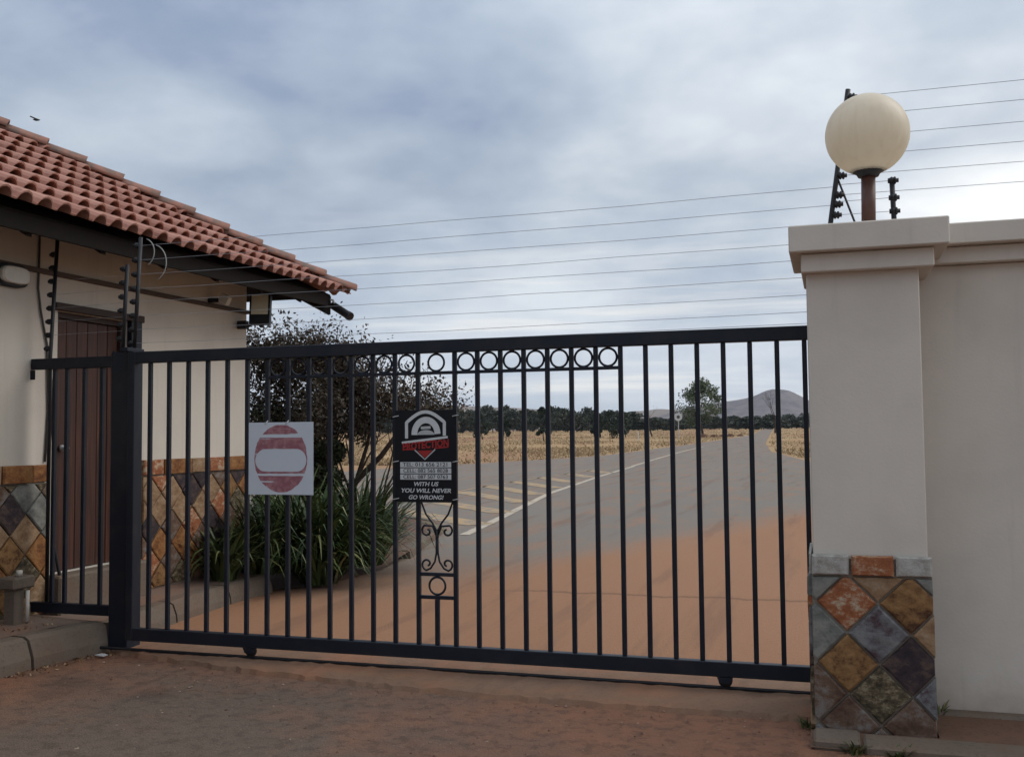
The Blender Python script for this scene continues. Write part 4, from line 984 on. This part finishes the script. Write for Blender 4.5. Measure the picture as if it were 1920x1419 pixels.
# ------------------------------------------------------------------ small stuff
random.seed(77)
def weed(loc, n_, h, label):
    V = []; F = []
    for i in range(n_):
        a = random.uniform(0, 2*PI); l = h*random.uniform(.5, 1.2); wd = random.uniform(.004, .009); hd = Vector((math.cos(a), math.sin(a), 0)); sdv = Vector((-hd.y, hd.x, 0)); p = Vector(loc)+hd*random.uniform(0, .05); th = random.uniform(.1, .8); k = len(V)
        for j in range(4):
            w_ = wd*(1-.9*(j/3)**2); V += [p+sdv*w_, p-sdv*w_]; p = p+(hd*math.sin(th)+Vector((0, 0, math.cos(th))))*l/3; th += random.uniform(.1, .5)
        for j in range(3): F.append((k+2*j, k+2*j+1, k+2*j+3, k+2*j+2))
    tag(build('weed', V, F, M['weed']), label, 'weed', 'small weeds at the pillar foot')
weed((-.15, 5.40, .01), 34, .07, 'weed tuft at the left foot of the pillar below the gate end')
weed((.07, 5.055, .0), 45, .075, 'green weed tuft at the joint between the edging slabs')
weed((.26, 5.04, .0), 45, .06, 'low green weed in front of the longer edging slab')
weed((.49, 5.66, .05), 14, .09, 'thin dry weed in the corner between pillar and wall')
def scatter(name, pts, s0, s1, mt, label, cat):
    q = MB()
    for x, y, z in pts:
        s_ = random.uniform(s0, s1); a = random.uniform(0, 6.28); c_, sn = math.cos(a)*s_, math.sin(a)*s_; h = s_*random.uniform(.3, .7)
        q.add([(x+c_, y+sn, z), (x-sn*.8, y+c_*.8, z), (x-c_*.9, y-sn*.9, z), (x+sn*.7, y-c_*.7, z), (x+random.uniform(-.3, .3)*s_, y+random.uniform(-.3, .3)*s_, z+h)], [(0, 1, 4), (1, 2, 4), (2, 3, 4), (3, 0, 4)])
    o = stuff(q.obj(name, mt)); tag(o, label, cat)
M['pebble'] = material('pebbles', lambda g, b: g.ramp(g.island(), [(0, (.09, .05, .035)), (.75, (.18, .105, .072)), (1, (.34, .26, .20))]), .9, .15)
pp = []
for i in range(420):
    t = random.random()*len(OUT[2:-1]); k = min(int(t), len(OUT)-4)+2; a, b_ = OUT[k], OUT[k+1]; f = random.random(); x = a[0]+(b_[0]-a[0])*f; y = a[1]+(b_[1]-a[1])*f; pp.append((x+.06+abs(random.gauss(0, .05)), y, .001))
for i in range(260): pp.append((random.uniform(-4.7, 0), 5.5+random.gauss(0, .25), .006 if True else 0))
for i in range(160): pp.append((random.uniform(-4.6, .2), random.uniform(3.9, 5.5), .001))
for i in range(60): pp.append((-.14+random.gauss(0, .06), random.uniform(5.1, 5.8), .01))
scatter('gravel', pp, .004, .012, M['pebble'], 'scattered small pebbles and grit along the kerb and threshold', 'gravel')
M['litter'] = material('dry_leaf_litter', lambda g, b: g.ramp(g.island(), [(0, (.09, .045, .025)), (.6, (.22, .12, .06)), (1, (.40, .30, .19))]), .9, .1)
lc = []
for i in range(130):
    k = random.randint(2, 4); a, b_ = OUT[k], OUT[k+1]; f = random.random(); lc.append((a[0]+(b_[0]-a[0])*f+.07+abs(random.gauss(0, .06)), a[1]+(b_[1]-a[1])*f, .006))
for i in range(60): lc.append((random.uniform(-5.5, -5.15), random.uniform(5.2, 6.0), .215))
V, F = leaves(np.array(lc), .028, .6); o = stuff(build('leaf_litter', V, F, M['litter'])); tag(o, 'dry brown leaf litter along the left kerb', 'leaves')
o = MB().prism([(-4.83, 5.83, .016), (-4.75, 5.81, .016), (-4.74, 5.85, .018), (-4.80, 5.87, .018)], (0, 0, .006)).obj('paper_scrap', M['signwhite']); tag(o, 'white scrap of paper on the ground at the gate post foot', 'litter')
# bird
bl_ = Vector((-22.2, 24.0, 10.9)); br = thing('bird', bl_, 'small dark bird flying above the gatehouse roof', 'bird')
MB().tube([bl_+Vector((-.13, 0, .02)), bl_+Vector((-.06, 0, .01)), bl_, bl_+Vector((.06, 0, -.01)), bl_+Vector((.11, 0, -.03))], [.008, .03, .04, .03, .01], 8).obj('body', M['dark'], br, True)
for s_ in (-1, 1): MB().prism([bl_+Vector((-.03, 0, .01)), bl_+Vector((.05, 0, .01)), bl_+Vector((-.04, s_*.20, .06)), bl_+Vector((-.09, s_*.17, .05))], (0, 0, .008)).obj('wing', M['dark'], br)

# haze: one closed box of even, thin air round the whole scene
hz = MB().box((-4100, -500, -1.2), (3100, 4700, 110)).obj('haze', M['dark']); stuff(hz)
hm = bpy.data.materials.new('thin_haze'); hm.use_nodes = True; hm.node_tree.nodes.clear()
_o = hm.node_tree.nodes.new('ShaderNodeOutputMaterial'); _v = hm.node_tree.nodes.new('ShaderNodeVolumePrincipled')
_v.inputs['Color'].default_value = (.82, .87, .95, 1); _v.inputs['Density'].default_value = .00012; hm.node_tree.links.new(_v.outputs[0], _o.inputs['Volume'])
hz.data.materials.clear(); hz.data.materials.append(hm)
